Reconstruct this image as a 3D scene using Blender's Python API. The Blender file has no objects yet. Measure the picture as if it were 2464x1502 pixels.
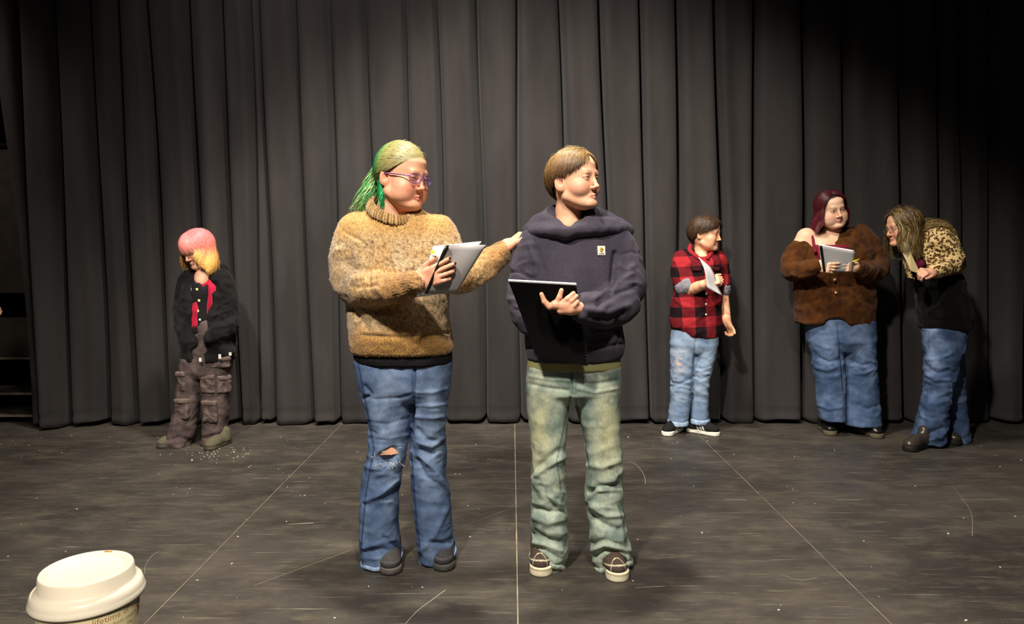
import bpy, math
import numpy as np
from mathutils import Matrix, Vector

# ------------------------------------------------------------------ camera, world, lights, exposure
F_PX = 1700.0                      # focal length in pixels of the 2464 x 1502 frame
PITCH = math.radians(4.875)
CAM_Z = 1.264
CP, SP = math.cos(PITCH), math.sin(PITCH)
scene = bpy.context.scene
COL = scene.collection

cam_data = bpy.data.cameras.new('camera')
cam_data.sensor_width = 36.0
cam_data.sensor_fit = 'HORIZONTAL'
cam_data.lens = F_PX / 2464.0 * 36.0
cam_data.clip_start = 0.05
cam = bpy.data.objects.new('camera', cam_data)
COL.objects.link(cam)
cam.location = (0, 0, CAM_Z)
cam.rotation_euler = (math.pi / 2 - PITCH, 0, 0)
scene.camera = cam

world = bpy.data.worlds.new('world')
scene.world = world
world.use_nodes = True
world.node_tree.nodes['Background'].inputs[0].default_value = (0.9, 0.95, 1.0, 1)
world.node_tree.nodes['Background'].inputs[1].default_value = 0.012

def lamp(name, kind, loc, target, energy, color, size=0.3, spot=None, blend=0.6):
    d = bpy.data.lights.new(name, kind)
    d.energy = energy
    d.color = color
    if kind == 'AREA':
        d.shape = 'DISK'
        d.size = size
        d.spread = math.radians(150)
    else:
        d.shadow_soft_size = size
    if kind == 'SPOT':
        d.spot_size = math.radians(spot)
        d.spot_blend = blend
    o = bpy.data.objects.new(name, d)
    COL.objects.link(o)
    o.location = loc
    v = Vector(target) - Vector(loc)
    o.rotation_euler = v.to_track_quat('-Z', 'Y').to_euler()
    return o

WARM = (1.0, 0.925, 0.82)
lamp('stage_lamp_front', 'SPOT', (-1.25, -0.1, 4.75), (0.15, 3.6, 0.8), 1150, WARM, 0.14, 60, 0.45)
lamp('stage_lamp_front', 'SPOT', (0.6, -0.6, 4.6), (-0.15, 3.3, 0.7), 620, WARM, 0.16, 52, 0.5)
lamp('stage_lamp_over', 'SPOT', (-0.2, 3.05, 5.0), (-0.2, 2.95, 0.0), 900, WARM, 0.16, 100, 0.6)
lamp('stage_lamp_curtain', 'SPOT', (-0.5, 2.0, 5.4), (-0.6, 5.3, 1.9), 430, (1.0, 0.92, 0.84), 0.3, 70, 0.8)
lamp('house_lamp', 'SPOT', (0.15, -0.95, 2.2), (-0.36, 0.6, 0.98), 200, WARM, 0.25, 15, 0.5)
lamp('added_wing_fill', 'SPOT', (-3.9, 3.2, 4.2), (-4.0, 5.2, 0.6), 110, (1.0, 0.9, 0.75), 0.2, 60, 0.7)  # added fill to brighten the dark wing, no known fixture there

vs = scene.view_settings
vs.view_transform = 'Standard'
vs.look = 'None'
vs.gamma = 1.0
vs.use_curve_mapping = False
vs.exposure = 0.22

# ------------------------------------------------------------------ projection helpers
def ray(px, py):
    u = (px - 1232.0) / F_PX
    v = -(py - 751.0) / F_PX
    return np.array([u, CP + v * SP, -SP + v * CP])

def at(px, py, Y):
    d = ray(px, py)
    t = Y / d[1]
    return np.array([d[0] * t, Y, CAM_Z + d[2] * t])

def ground(py):
    d = ray(1232, py)
    return -CAM_Z / d[2] * d[1]

def pxm(Y, z=0.9):
    return F_PX / (Y * CP - (z - CAM_Z) * SP)

def proj(V):
    x, y, z = V[:, 0], V[:, 1], V[:, 2] - CAM_Z
    dep = y * CP - z * SP
    return 1232 + F_PX * x / dep, 751 - F_PX * (y * SP + z * CP) / dep

def rot(yaw=0, pitch=0, roll=0):
    """degrees; yaw turns the front (-y) towards +x, pitch looks down, roll leans towards +x"""
    return np.array(Matrix.Rotation(math.radians(yaw), 3, 'Z') @ Matrix.Rotation(math.radians(pitch), 3, 'X')
                    @ Matrix.Rotation(math.radians(roll), 3, 'Y'))

# ------------------------------------------------------------------ colour
def C(h):
    h = h.lstrip('#')
    c = np.array([int(h[i:i + 2], 16) for i in (0, 2, 4)]) / 255.0
    return np.where(c <= 0.04045, c / 12.92, ((c + 0.055) / 1.055) ** 2.4)

def mixc(a, b, t):
    t = np.clip(np.asarray(t, float), 0, 1)[..., None]
    return a * (1 - t) + b * t

def sstep(a, b, x):
    t = np.clip((x - a) / (b - a), 0, 1)
    return t * t * (3 - 2 * t)

# ------------------------------------------------------------------ noise
_rng = np.random.default_rng(7)
_perm = np.concatenate([_rng.permutation(256)] * 3)
_grad = _rng.normal(size=(256, 3))
_grad /= np.linalg.norm(_grad, axis=1)[:, None]

def noise(P):
    P = np.asarray(P, float)
    i = np.floor(P).astype(int)
    f = P - i
    u = f * f * f * (f * (f * 6 - 15) + 10)
    i &= 255
    out = 0
    for dx in (0, 1):
        for dy in (0, 1):
            for dz in (0, 1):
                h = _perm[_perm[_perm[i[:, 0] + dx] + i[:, 1] + dy] + i[:, 2] + dz]
                g = _grad[h]
                d = g[:, 0] * (f[:, 0] - dx) + g[:, 1] * (f[:, 1] - dy) + g[:, 2] * (f[:, 2] - dz)
                w = (u[:, 0] if dx else 1 - u[:, 0]) * (u[:, 1] if dy else 1 - u[:, 1]) * (u[:, 2] if dz else 1 - u[:, 2])
                out = out + w * d
    return out * 1.6

def fbm(P, oct=3):
    s, a = 0, 1.0
    for k in range(oct):
        s = s + a * noise(np.asarray(P) * (2.03 ** k) + 17.3 * k)
        a *= 0.5
    return s

# ------------------------------------------------------------------ distance field and its surface
def smin(a, b, k):
    if k <= 0:
        return np.minimum(a, b)
    h = np.clip(0.5 + 0.5 * (b - a) / k, 0, 1)
    return b + (a - b) * h - k * h * (1 - h)

class Field:
    def __init__(s, lo, hi, h):
        s.h = h
        s.lo = np.array(lo, float)
        n = np.ceil((np.array(hi, float) - s.lo) / h).astype(int) + 1
        s.n = n
        s.a = np.full(n, 0.5, np.float32)

    def op(s, prim, k=0.01, cut=False, xf=None):
        fn, lo, hi = prim
        lo, hi = np.array(lo, float), np.array(hi, float)
        if xf is not None:
            R, o, sc = xf
            cs = np.array([[(lo, hi)[a][0], (lo, hi)[b][1], (lo, hi)[c][2]] for a in (0, 1) for b in (0, 1) for c in (0, 1)])
            cs = cs @ R.T * sc + o
            lo, hi = cs.min(0), cs.max(0)
        m = k + 3 * s.h
        i0 = np.maximum(np.floor((lo - m - s.lo) / s.h).astype(int), 0)
        i1 = np.minimum(np.ceil((hi + m - s.lo) / s.h).astype(int) + 1, s.n)
        if (i1 <= i0).any():
            return
        sl = tuple(slice(i0[q], i1[q]) for q in range(3))
        x, y, z = (((s.lo[q] + s.h * np.arange(i0[q], i1[q])).astype(np.float32)) for q in range(3))
        x, y, z = x[:, None, None], y[None, :, None], z[None, None, :]
        if xf is not None:
            R, o, sc = xf
            dx, dy, dz = x - np.float32(o[0]), y - np.float32(o[1]), z - np.float32(o[2])
            R = (R / sc).astype(np.float32)
            x, y, z = (R[0, q] * dx + R[1, q] * dy + R[2, q] * dz for q in range(3))
            d = fn(x, y, z) * np.float32(sc)
        else:
            d = fn(x, y, z)
        if cut:
            s.a[sl] = -smin(-s.a[sl], d, k)
        else:
            s.a[sl] = smin(s.a[sl], d, k)

    def mesh(s):
        a = s.a
        a[0], a[-1] = 0.5, 0.5
        a[:, 0], a[:, -1] = 0.5, 0.5
        a[:, :, 0], a[:, :, -1] = 0.5, 0.5
        S = a < 0
        nx, ny, nz = a.shape
        cnt = np.zeros((nx - 1, ny - 1, nz - 1), np.uint8)
        for i in (0, 1):
            for j in (0, 1):
                for k in (0, 1):
                    cnt += S[i:nx - 1 + i, j:ny - 1 + j, k:nz - 1 + k]
        I, J, K = np.nonzero((cnt > 0) & (cnt < 8))
        idx = np.full(cnt.shape, -1, np.int32)
        idx[I, J, K] = np.arange(len(I))
        acc = np.zeros((len(I), 3))
        num = np.zeros(len(I))
        cor = [(i, j, k) for i in (0, 1) for j in (0, 1) for k in (0, 1)]
        val = {c: a[I + c[0], J + c[1], K + c[2]] for c in cor}
        for c in cor:
            for ax in range(3):
                if c[ax] == 0:
                    e = list(c)
                    e[ax] = 1
                    v0, v1 = val[c], val[tuple(e)]
                    m = (v0 < 0) != (v1 < 0)
                    t = v0 / np.where(m, v0 - v1, 1)
                    for q in range(3):
                        acc[:, q] += np.where(m, c[q] + (t if q == ax else 0), 0)
                    num += m
        V = np.stack([I, J, K], 1) + acc / num[:, None]
        V = s.lo + V * s.h
        quads = []
        for ax in range(3):
            s0 = [slice(1, -1)] * 3
            s1 = [slice(1, -1)] * 3
            s0[ax] = slice(0, -1)
            s1[ax] = slice(1, None)
            A, B = S[tuple(s0)], S[tuple(s1)]
            for inside, flip in ((A & ~B, False), (B & ~A, True)):
                p = list(np.nonzero(inside))
                for q in range(3):
                    if q != ax:
                        p[q] = p[q] + 1
                b, c = (ax + 1) % 3, (ax + 2) % 3
                def cell(db, dc):
                    r = [p[0], p[1], p[2]]
                    r[b] = r[b] - db
                    r[c] = r[c] - dc
                    return idx[r[0], r[1], r[2]]
                q4 = np.stack([cell(1, 1), cell(0, 1), cell(0, 0), cell(1, 0)], 1)
                quads.append(q4[:, ::-1] if flip else q4)
        return V, np.concatenate(quads)

def f32(*v):
    return [np.float32(q) for q in v]

def cap(a, b, ra, rb=None):
    a, b = np.array(a, float), np.array(b, float)
    rb = ra if rb is None else rb
    ab = b - a
    L = max(float(ab @ ab), 1e-9)
    lo, hi = np.minimum(a - ra, b - rb), np.maximum(a + ra, b + rb)
    def fn(x, y, z):
        dx, dy, dz = x - np.float32(a[0]), y - np.float32(a[1]), z - np.float32(a[2])
        t = np.clip((dx * np.float32(ab[0]) + dy * np.float32(ab[1]) + dz * np.float32(ab[2])) / np.float32(L), 0, 1)
        ex, ey, ez = dx - t * np.float32(ab[0]), dy - t * np.float32(ab[1]), dz - t * np.float32(ab[2])
        return np.sqrt(ex * ex + ey * ey + ez * ez) - (np.float32(ra) + np.float32(rb - ra) * t)
    return fn, lo, hi

def ell(c, r, R=None):
    c, r = np.array(c, float), np.array(r, float)
    if R is None:
        R = np.eye(3)
    ext = np.sqrt((R ** 2) @ (r ** 2))
    m = float(r.min())
    Q = (R / r).astype(np.float32)
    def fn(x, y, z):
        dx, dy, dz = x - np.float32(c[0]), y - np.float32(c[1]), z - np.float32(c[2])
        q = 0
        for k in range(3):
            u = Q[0, k] * dx + Q[1, k] * dy + Q[2, k] * dz
            q = q + u * u
        q = np.sqrt(q)
        return (q - 1) * np.float32(m) * np.minimum(1.6, np.maximum(q, 0.6))
    return fn, c - ext, c + ext

def box(c, half, rad, R=None):
    c, half = np.array(c, float), np.array(half, float)
    if R is None:
        R = np.eye(3)
    ext = np.abs(R) @ half
    Q = R.astype(np.float32)
    def fn(x, y, z):
        dx, dy, dz = x - np.float32(c[0]), y - np.float32(c[1]), z - np.float32(c[2])
        s2, mx = 0, None
        for k in range(3):
            u = np.abs(Q[0, k] * dx + Q[1, k] * dy + Q[2, k] * dz) - np.float32(half[k] - rad)
            s2 = s2 + np.maximum(u, 0) ** 2
            mx = u if mx is None else np.maximum(mx, u)
        return np.sqrt(s2) + np.minimum(mx, 0) - np.float32(rad)
    return fn, c - ext, c + ext

def loft(rows, n=2.0, rnd=0.012):
    """rows of (z, cx, cy, half_width, half_depth)"""
    r = np.array(sorted(rows), float)
    zz = np.linspace(r[0, 0], r[-1, 0], 160)
    g = [np.interp(zz, r[:, 0], r[:, q]) for q in range(1, 5)]
    ker = np.hanning(13)
    ker /= ker.sum()
    g = [np.convolve(np.pad(q, 6, mode='reflect', reflect_type='odd'), ker, 'valid') for q in g]
    zlo, zhi = zz[0], zz[-1]
    lo = [(g[0] - g[2]).min(), (g[1] - g[3]).min(), zlo]
    hi = [(g[0] + g[2]).max(), (g[1] + g[3]).max(), zhi]
    def fn(x, y, z):
        cx, cy, a, b = (np.interp(z, zz, q).astype(np.float32) for q in g)
        if n == 2.0:
            q = np.sqrt(((x - cx) / a) ** 2 + ((y - cy) / b) ** 2)
        else:
            q = ((np.abs(x - cx) / a) ** np.float32(n) + (np.abs(y - cy) / b) ** np.float32(n)) ** np.float32(1 / n)
        d = (q - 1) * np.minimum(a, b)
        e = np.maximum(np.float32(zlo) - z, z - np.float32(zhi))
        return -smin(-d, -(e + 0 * d), rnd)
    return fn, lo, hi

def rows_px(rows, Y):
    """rows of (py, x_left, x_right, depth offset, half depth) -> loft rows"""
    out = []
    for py, xl, xr, dy, hd in rows:
        p = at((xl + xr) / 2, py, Y + dy)
        out.append((p[2], p[0], p[1], (xr - xl) / 2 / pxm(Y + dy, p[2]), hd))
    return out

def chain(fld, pts, k=0.015, cut=False, xf=None):
    for (p, r), (q, s) in zip(pts[:-1], pts[1:]):
        fld.op(cap(p, q, r, s), k, cut, xf)

def smooth_chain(pts, sub=3):
    """Catmull-Rom resample of [(p, r), ...]"""
    A = np.array([list(p) + [r] for p, r in pts])
    A = np.vstack([2 * A[0] - A[1], A, 2 * A[-1] - A[-2]])
    out = []
    for i in range(1, len(A) - 2):
        for t in np.arange(sub) / sub:
            a, b, c, d = A[i - 1:i + 3]
            out.append(0.5 * (2 * b + (c - a) * t + (2 * a - 5 * b + 4 * c - d) * t * t + (3 * b - a - 3 * c + d) * t ** 3))
    out.append(A[-2])
    return [(q[:3], q[3]) for q in out]

# ------------------------------------------------------------------ mesh utilities
def tri_normals(V, Fq):
    a = V[Fq[:, 2]] - V[Fq[:, 0]]
    b = V[Fq[:, 3 if Fq.shape[1] == 4 else 1]] - V[Fq[:, 1 if Fq.shape[1] == 4 else 0]]
    n = np.cross(a, b)
    if Fq.shape[1] == 3:
        n = np.cross(V[Fq[:, 1]] - V[Fq[:, 0]], V[Fq[:, 2]] - V[Fq[:, 0]])
    N = np.zeros_like(V)
    for q in range(Fq.shape[1]):
        for ax in range(3):
            N[:, ax] += np.bincount(Fq[:, q], n[:, ax], len(V))
    return N / np.maximum(np.linalg.norm(N, axis=1), 1e-12)[:, None]

def relax(V, Fq, it=2, lam=0.5):
    e = np.concatenate([Fq[:, [i, (i + 1) % 4]] for i in range(4)])
    deg = np.bincount(e[:, 0], minlength=len(V)) + np.bincount(e[:, 1], minlength=len(V))
    for _ in range(it):
        for l in (lam, -lam * 0.9):
            s = np.zeros_like(V)
            for ax in range(3):
                s[:, ax] = np.bincount(e[:, 0], V[e[:, 1], ax], len(V)) + np.bincount(e[:, 1], V[e[:, 0], ax], len(V))
            V = V + l * (s / np.maximum(deg, 1)[:, None] - V)
    return V

def poly_dist(px, py, line):
    d = np.full(len(px), 1e9)
    line = np.array(line, float)
    for a, b in zip(line[:-1], line[1:]):
        ab = b - a
        t = np.clip(((px - a[0]) * ab[0] + (py - a[1]) * ab[1]) / max(ab @ ab, 1e-9), 0, 1)
        d = np.minimum(d, np.hypot(px - a[0] - t * ab[0], py - a[1] - t * ab[1]))
    return d

def front_w(V, N):
    v = V - np.array([0, 0, CAM_Z])
    v = v / np.linalg.norm(v, axis=1)[:, None]
    return sstep(0.02, 0.35, -(v * N).sum(1))

def creases(V, Fq, strokes):
    """press folds into cloth; stroke = (polyline, width, height in m, +ridge / -valley)"""
    N = tri_normals(V, Fq)
    px, py = proj(V)
    w = front_w(V, N)
    disp = np.zeros(len(V))
    for line, wd, amp in strokes:
        d = poly_dist(px, py, line)
        disp += amp * np.exp(-(d / wd) ** 2)
    return V + N * (disp * w)[:, None]

def wrinkle(V, Fq, amp, scale, seed=0, weight=None, ridged=True, oct=2):
    N = tri_normals(V, Fq)
    s = np.array(scale, float)
    P = V * s + seed * 11.7
    P = P + 0.35 * np.stack([noise(V * 6 + seed), noise(V * 6 + 31 + seed), noise(V * 6 + 57 + seed)], 1)
    n = 0
    a = 1.0
    for k in range(oct):
        q = noise(P * 1.9 ** k + 5.1 * k)
        n = n + a * ((0.55 - np.abs(q) * 1.8) if ridged else q)
        a *= 0.5
    d = amp * n
    if weight is not None:
        d = d * weight
    return V + N * d[:, None]

def make_mesh(name, V, Fq, mat, parent=None, col=None, smooth=True, origin=None, mats=None, midx=None):
    V = np.asarray(V, float)
    if origin is not None:
        V = V - origin
    Fq = np.asarray(Fq, np.int32)
    me = bpy.data.meshes.new(name)
    me.vertices.add(len(V))
    me.vertices.foreach_set('co', V.astype(np.float32).ravel())
    k = Fq.shape[1]
    me.loops.add(Fq.size)
    me.loops.foreach_set('vertex_index', Fq.ravel())
    me.polygons.add(len(Fq))
    me.polygons.foreach_set('loop_start', np.arange(0, Fq.size, k, dtype=np.int32))
    me.polygons.foreach_set('loop_total', np.full(len(Fq), k, np.int32))
    me.polygons.foreach_set('use_smooth', np.full(len(Fq), smooth))
    if col is not None:
        at_ = me.attributes.new('col', 'FLOAT_COLOR', 'POINT')
        col = np.asarray(col, float)
        if col.ndim == 1:
            col = np.tile(col, (len(V), 1))
        at_.data.foreach_set('color', np.concatenate([col, np.ones((len(V), 1))], 1).astype(np.float32).ravel())
    me.update(calc_edges=True)
    me.materials.append(mat)
    o = bpy.data.objects.new(name, me)
    COL.objects.link(o)
    if parent is not None:
        o.parent = parent
    return o

def join_arrays(parts):
    V, Fs, Cs, off = [], [], [], 0
    for p in parts:
        V.append(p[0])
        Fs.append(np.asarray(p[1]) + off)
        if len(p) > 2:
            c = np.asarray(p[2], float)
            Cs.append(np.tile(c, (len(p[0]), 1)) if c.ndim == 1 else c)
        off += len(p[0])
    return np.concatenate(V), np.concatenate(Fs), (np.concatenate(Cs) if Cs else None)

def tube(pts, rad, n=8, flat=None, up=(0, 0, 1)):
    """quad tube along pts with capped ends; flat = (scale_u, scale_v)"""
    P = np.array(pts, float)
    rad = np.broadcast_to(np.asarray(rad, float), (len(P),))
    T = np.gradient(P, axis=0)
    T /= np.maximum(np.linalg.norm(T, axis=1), 1e-9)[:, None]
    up = np.array(up, float)
    U = np.cross(T, up)
    bad = np.linalg.norm(U, axis=1) < 0.05
    U[bad] = np.cross(T[bad], np.array([1.0, 0.03, 0.0]))
    U /= np.linalg.norm(U, axis=1)[:, None]
    W = np.cross(U, T)
    fu, fv = flat if flat else (1, 1)
    ang = np.arange(n) / n * 2 * np.pi
    V = P[:, None] + rad[:, None, None] * (U[:, None] * np.cos(ang)[None, :, None] * fu + W[:, None] * np.sin(ang)[None, :, None] * fv)
    m = len(P)
    V = np.concatenate([V.reshape(-1, 3), P[[0]], P[[-1]]])
    f = []
    for i in range(m - 1):
        for j in range(n):
            f.append((i * n + j, i * n + (j + 1) % n, (i + 1) * n + (j + 1) % n, (i + 1) * n + j))
    for j in range(0, n, 2):
        f.append((m * n, (j + 2) % n, j + 1, j))
        f.append((m * n + 1, (m - 1) * n + j, (m - 1) * n + j + 1, (m - 1) * n + (j + 2) % n))
    return V, np.array(f)

def slab(corners, thick, ndir):
    """a flat sheet with thickness from 4 corners"""
    c = np.array(corners, float)
    n = np.array(ndir, float) * thick
    V = np.concatenate([c, c + n])
    f = [(3, 2, 1, 0), (4, 5, 6, 7), (0, 1, 5, 4), (1, 2, 6, 5), (2, 3, 7, 6), (3, 0, 4, 7)]
    return V, np.array(f)

def boxm(c, half, R=None):
    c, h = np.array(c, float), np.array(half, float)
    s = np.array([(-1, -1, -1), (1, -1, -1), (1, 1, -1), (-1, 1, -1), (-1, -1, 1), (1, -1, 1), (1, 1, 1), (-1, 1, 1)]) * h
    if R is not None:
        s = s @ np.asarray(R).T
    f = [(3, 2, 1, 0), (4, 5, 6, 7), (0, 1, 5, 4), (1, 2, 6, 5), (2, 3, 7, 6), (3, 0, 4, 7)]
    return s + c, np.array(f)

def lathe(profile, n=64):
    p = np.array(profile, float)
    ang = np.arange(n) / n * 2 * np.pi
    V = np.stack([p[:, 0, None] * np.cos(ang), p[:, 0, None] * np.sin(ang), np.repeat(p[:, 1, None], n, 1)], 2).reshape(-1, 3)
    i = np.arange(len(p) - 1)[:, None] * n
    j = np.arange(n)[None]
    f = np.stack([i + j, i + (j + 1) % n, i + n + (j + 1) % n, i + n + j], 2).reshape(-1, 4)
    return V, f

# ------------------------------------------------------------------ materials
def mat(name, color=None, rough=0.8, bump=0.0, bscale=200.0, var=0.0, vscale=30.0, sheen=0.0, spec=0.3, sss=0.0, metal=0.0,
        stretch=(1, 1, 1), alpha=None, trans=0.0, aniso_hair=False):
    m = bpy.data.materials.new(name)
    m.use_nodes = True
    nt = m.node_tree
    b = nt.nodes['Principled BSDF']
    b.inputs['Roughness'].default_value = rough
    b.inputs['Specular IOR Level'].default_value = spec
    b.inputs['Metallic'].default_value = metal
    if sheen:
        b.inputs['Sheen Weight'].default_value = sheen
        b.inputs['Sheen Roughness'].default_value = 0.5
    if sss:
        b.inputs['Subsurface Weight'].default_value = sss
        b.inputs['Subsurface Radius'].default_value = (0.012, 0.005, 0.003)
        b.inputs['Subsurface Scale'].default_value = 0.6
    if trans:
        b.inputs['Transmission Weight'].default_value = trans
    if alpha is not None:
        b.inputs['Alpha'].default_value = alpha
    tc = nt.nodes.new('ShaderNodeTexCoord')
    mp = nt.nodes.new('ShaderNodeMapping')
    mp.inputs['Scale'].default_value = stretch
    nt.links.new(tc.outputs['Object'], mp.inputs['Vector'])
    if color is None:
        a = nt.nodes.new('ShaderNodeAttribute')
        a.attribute_name = 'col'
        src = a.outputs['Color']
    else:
        a = nt.nodes.new('ShaderNodeRGB')
        a.outputs[0].default_value = (*C(color), 1)
        src = a.outputs[0]
    if var:
        nz = nt.nodes.new('ShaderNodeTexNoise')
        nz.inputs['Scale'].default_value = vscale
        nz.inputs['Detail'].default_value = 4
        nt.links.new(mp.outputs[0], nz.inputs['Vector'])
        mr = nt.nodes.new('ShaderNodeMapRange')
        mr.inputs['From Min'].default_value = 0.3
        mr.inputs['From Max'].default_value = 0.7
        mr.inputs['To Min'].default_value = 1 - var
        mr.inputs['To Max'].default_value = 1 + var
        nt.links.new(nz.outputs['Fac'], mr.inputs['Value'])
        mx = nt.nodes.new('ShaderNodeMix')
        mx.data_type = 'RGBA'
        mx.blend_type = 'MULTIPLY'
        mx.inputs['Factor'].default_value = 1
        nt.links.new(src, mx.inputs['A'])
        nt.links.new(mr.outputs[0], mx.inputs['B'])
        src = mx.outputs['Result']
    nt.links.new(src, b.inputs['Base Color'])
    if bump:
        nb = nt.nodes.new('ShaderNodeTexNoise')
        nb.inputs['Scale'].default_value = bscale
        nb.inputs['Detail'].default_value = 3
        nt.links.new(mp.outputs[0], nb.inputs['Vector'])
        bp = nt.nodes.new('ShaderNodeBump')
        bp.inputs['Strength'].default_value = bump
        bp.inputs['Distance'].default_value = 0.003
        nt.links.new(nb.outputs['Fac'], bp.inputs['Height'])
        nt.links.new(bp.outputs[0], b.inputs['Normal'])
    return m

M = dict(
    skin=mat('skin', rough=0.52, spec=0.35, sss=0.12, bump=0.04, bscale=400, var=0.05, vscale=60),
    hair=mat('hair', rough=0.42, spec=0.35, var=0.12, vscale=80),
    wool=mat('wool', rough=0.95, spec=0.08, sheen=0.25, bump=0.9, bscale=230, var=0.38, vscale=170),
    knit=mat('cardigan_knit', rough=0.95, spec=0.05, sheen=0.05, bump=0.8, bscale=260, var=0.3, vscale=190),
    fleece=mat('fleece', rough=0.95, spec=0.05, sheen=0.04, bump=0.25, bscale=500, var=0.12, vscale=120),
    denim=mat('denim', rough=0.9, spec=0.12, bump=0.35, bscale=600, var=0.16, vscale=260, stretch=(1, 1, 0.35)),
    cotton=mat('cotton', rough=0.9, spec=0.1, bump=0.2, bscale=500, var=0.08, vscale=150),
    leather=mat('leather', rough=0.28, spec=0.5, bump=0.15, bscale=220),
    suede=mat('suede', rough=0.85, spec=0.15, bump=0.35, bscale=350, var=0.15, vscale=80),
    rubber=mat('rubber', rough=0.6, spec=0.3, bump=0.1, bscale=250, var=0.08, vscale=60),
    paper=mat('paper', rough=0.85, spec=0.1, var=0.03, vscale=30),
    cover=mat('plastic_cover', rough=0.35, spec=0.4),
    metal=mat('metal', rough=0.3, metal=1.0),
    eye=mat('eye', rough=0.12, spec=0.5),
    gloss=mat('glossy_plastic', rough=0.2, spec=0.5),
)

def tag(o, label=None, cat=None, group=None, kind=None):
    for k, v in (('label', label), ('category', cat), ('group', group), ('kind', kind)):
        if v:
            o[k] = v
    return o

def empty(name, loc):
    o = bpy.data.objects.new(name, None)
    o.empty_display_size = 0.1
    COL.objects.link(o)
    o.location = [float(q) for q in loc]
    return o

# ================================================================== THE SETTING
def floor_material():
    m = bpy.data.materials.new('painted_stage_board')
    m.use_nodes = True
    nt = m.node_tree
    L = nt.links.new
    b = nt.nodes['Principled BSDF']
    g = nt.nodes.new('ShaderNodeNewGeometry')
    def nz(scale, detail=5, stretch=(1, 1, 1), rotz=0.0, rough=0.6):
        mp = nt.nodes.new('ShaderNodeMapping')
        mp.inputs['Scale'].default_value = stretch
        mp.inputs['Rotation'].default_value = (0, 0, rotz)
        L(g.outputs['Position'], mp.inputs['Vector'])
        n = nt.nodes.new('ShaderNodeTexNoise')
        n.inputs['Scale'].default_value = scale
        n.inputs['Detail'].default_value = detail
        n.inputs['Roughness'].default_value = rough
        L(mp.outputs[0], n.inputs['Vector'])
        return n.outputs['Fac']
    def ramp(src, lo, hi, a=0.0, c=1.0):
        r = nt.nodes.new('ShaderNodeMapRange')
        r.inputs['From Min'].default_value = lo
        r.inputs['From Max'].default_value = hi
        r.inputs['To Min'].default_value = a
        r.inputs['To Max'].default_value = c
        L(src, r.inputs['Value'])
        return r.outputs[0]
    def mix(a, c, f, blend='MIX'):
        x = nt.nodes.new('ShaderNodeMix')
        x.data_type = 'RGBA'
        x.blend_type = blend
        for key, v in (('A', a), ('B', c)):
            if isinstance(v, str):
                x.inputs[key].default_value = (*C(v), 1)
            else:
                L(v, x.inputs[key])
        if isinstance(f, float):
            x.inputs['Factor'].default_value = f
        else:
            L(f, x.inputs['Factor'])
        return x.outputs['Result']
    broad = ramp(nz(1.3, 6), 0.35, 0.68)
    base = mix('#302c29', '#49433d', broad)
    base = mix(base, '#5b5548', ramp(nz(3.2, 8, (1, 2.6, 1), 0, 0.7), 0.47, 0.75, 0, 0.85))
    base = mix(base, '#201e1d', ramp(nz(2.0, 6, (1, 1.7, 1), 0.4), 0.52, 0.75, 0, 0.6))
    base = mix(base, '#8b8470', ramp(nz(26, 4, (0.16, 3.0, 1), 0.05), 0.60, 0.76, 0, 0.6))
    base = mix(base, '#8a8470', ramp(nz(34, 3, (0.08, 3.2, 1), 0.62), 0.69, 0.78, 0, 0.5))
    base = mix(base, '#8a8470', ramp(nz(34, 3, (0.08, 3.2, 1), -0.75), 0.69, 0.78, 0, 0.45))
    base = mix(base, '#7d7565', ramp(nz(150, 2), 0.66, 0.8, 0, 0.55))
    L(base, b.inputs['Base Color'])
    L(ramp(nz(4.5, 5), 0.3, 0.7, 0.36, 0.62), b.inputs['Roughness'])
    b.inputs['Specular IOR Level'].default_value = 0.35
    bp = nt.nodes.new('ShaderNodeBump')
    bp.inputs['Strength'].default_value = 0.25
    bp.inputs['Distance'].default_value = 0.002
    L(nz(60, 5, (0.6, 1.6, 1)), bp.inputs['Height'])
    L(bp.outputs[0], b.inputs['Normal'])
    return m

FLOOR_M = floor_material()
SEAM_M = mat('dusty_joint', '#948970', rough=0.9, var=0.4, vscale=8)

V, f = boxm((0.0, 2.8, -0.03), (6.6, 4.4, 0.0275))
floor = tag(make_mesh('floor', V, f, SEAM_M, smooth=False), kind='structure',
            label='black painted stage floor of scuffed hardboard sheets')
px_w, px_l, gap = 1.275, 2.44, 0.0045
pv, pf = boxm((0, 0, -0.006), (px_w / 2 - gap / 2, px_l / 2 - gap / 2, 0.006))
panel0 = None
for j, yc in enumerate((3.77 - 3.66, 3.77 - 1.22, 3.77 + 1.22)):
    for i in range(-5, 5):
        xc = 0.02 + px_w * (i + 0.5)
        if panel0 is None:
            o = make_mesh('floor_panel', pv, pf, FLOOR_M, floor, smooth=False)
            panel0 = o
        else:
            o = panel0.copy()
            COL.objects.link(o)
        o.location = (xc, yc, 0)

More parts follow.
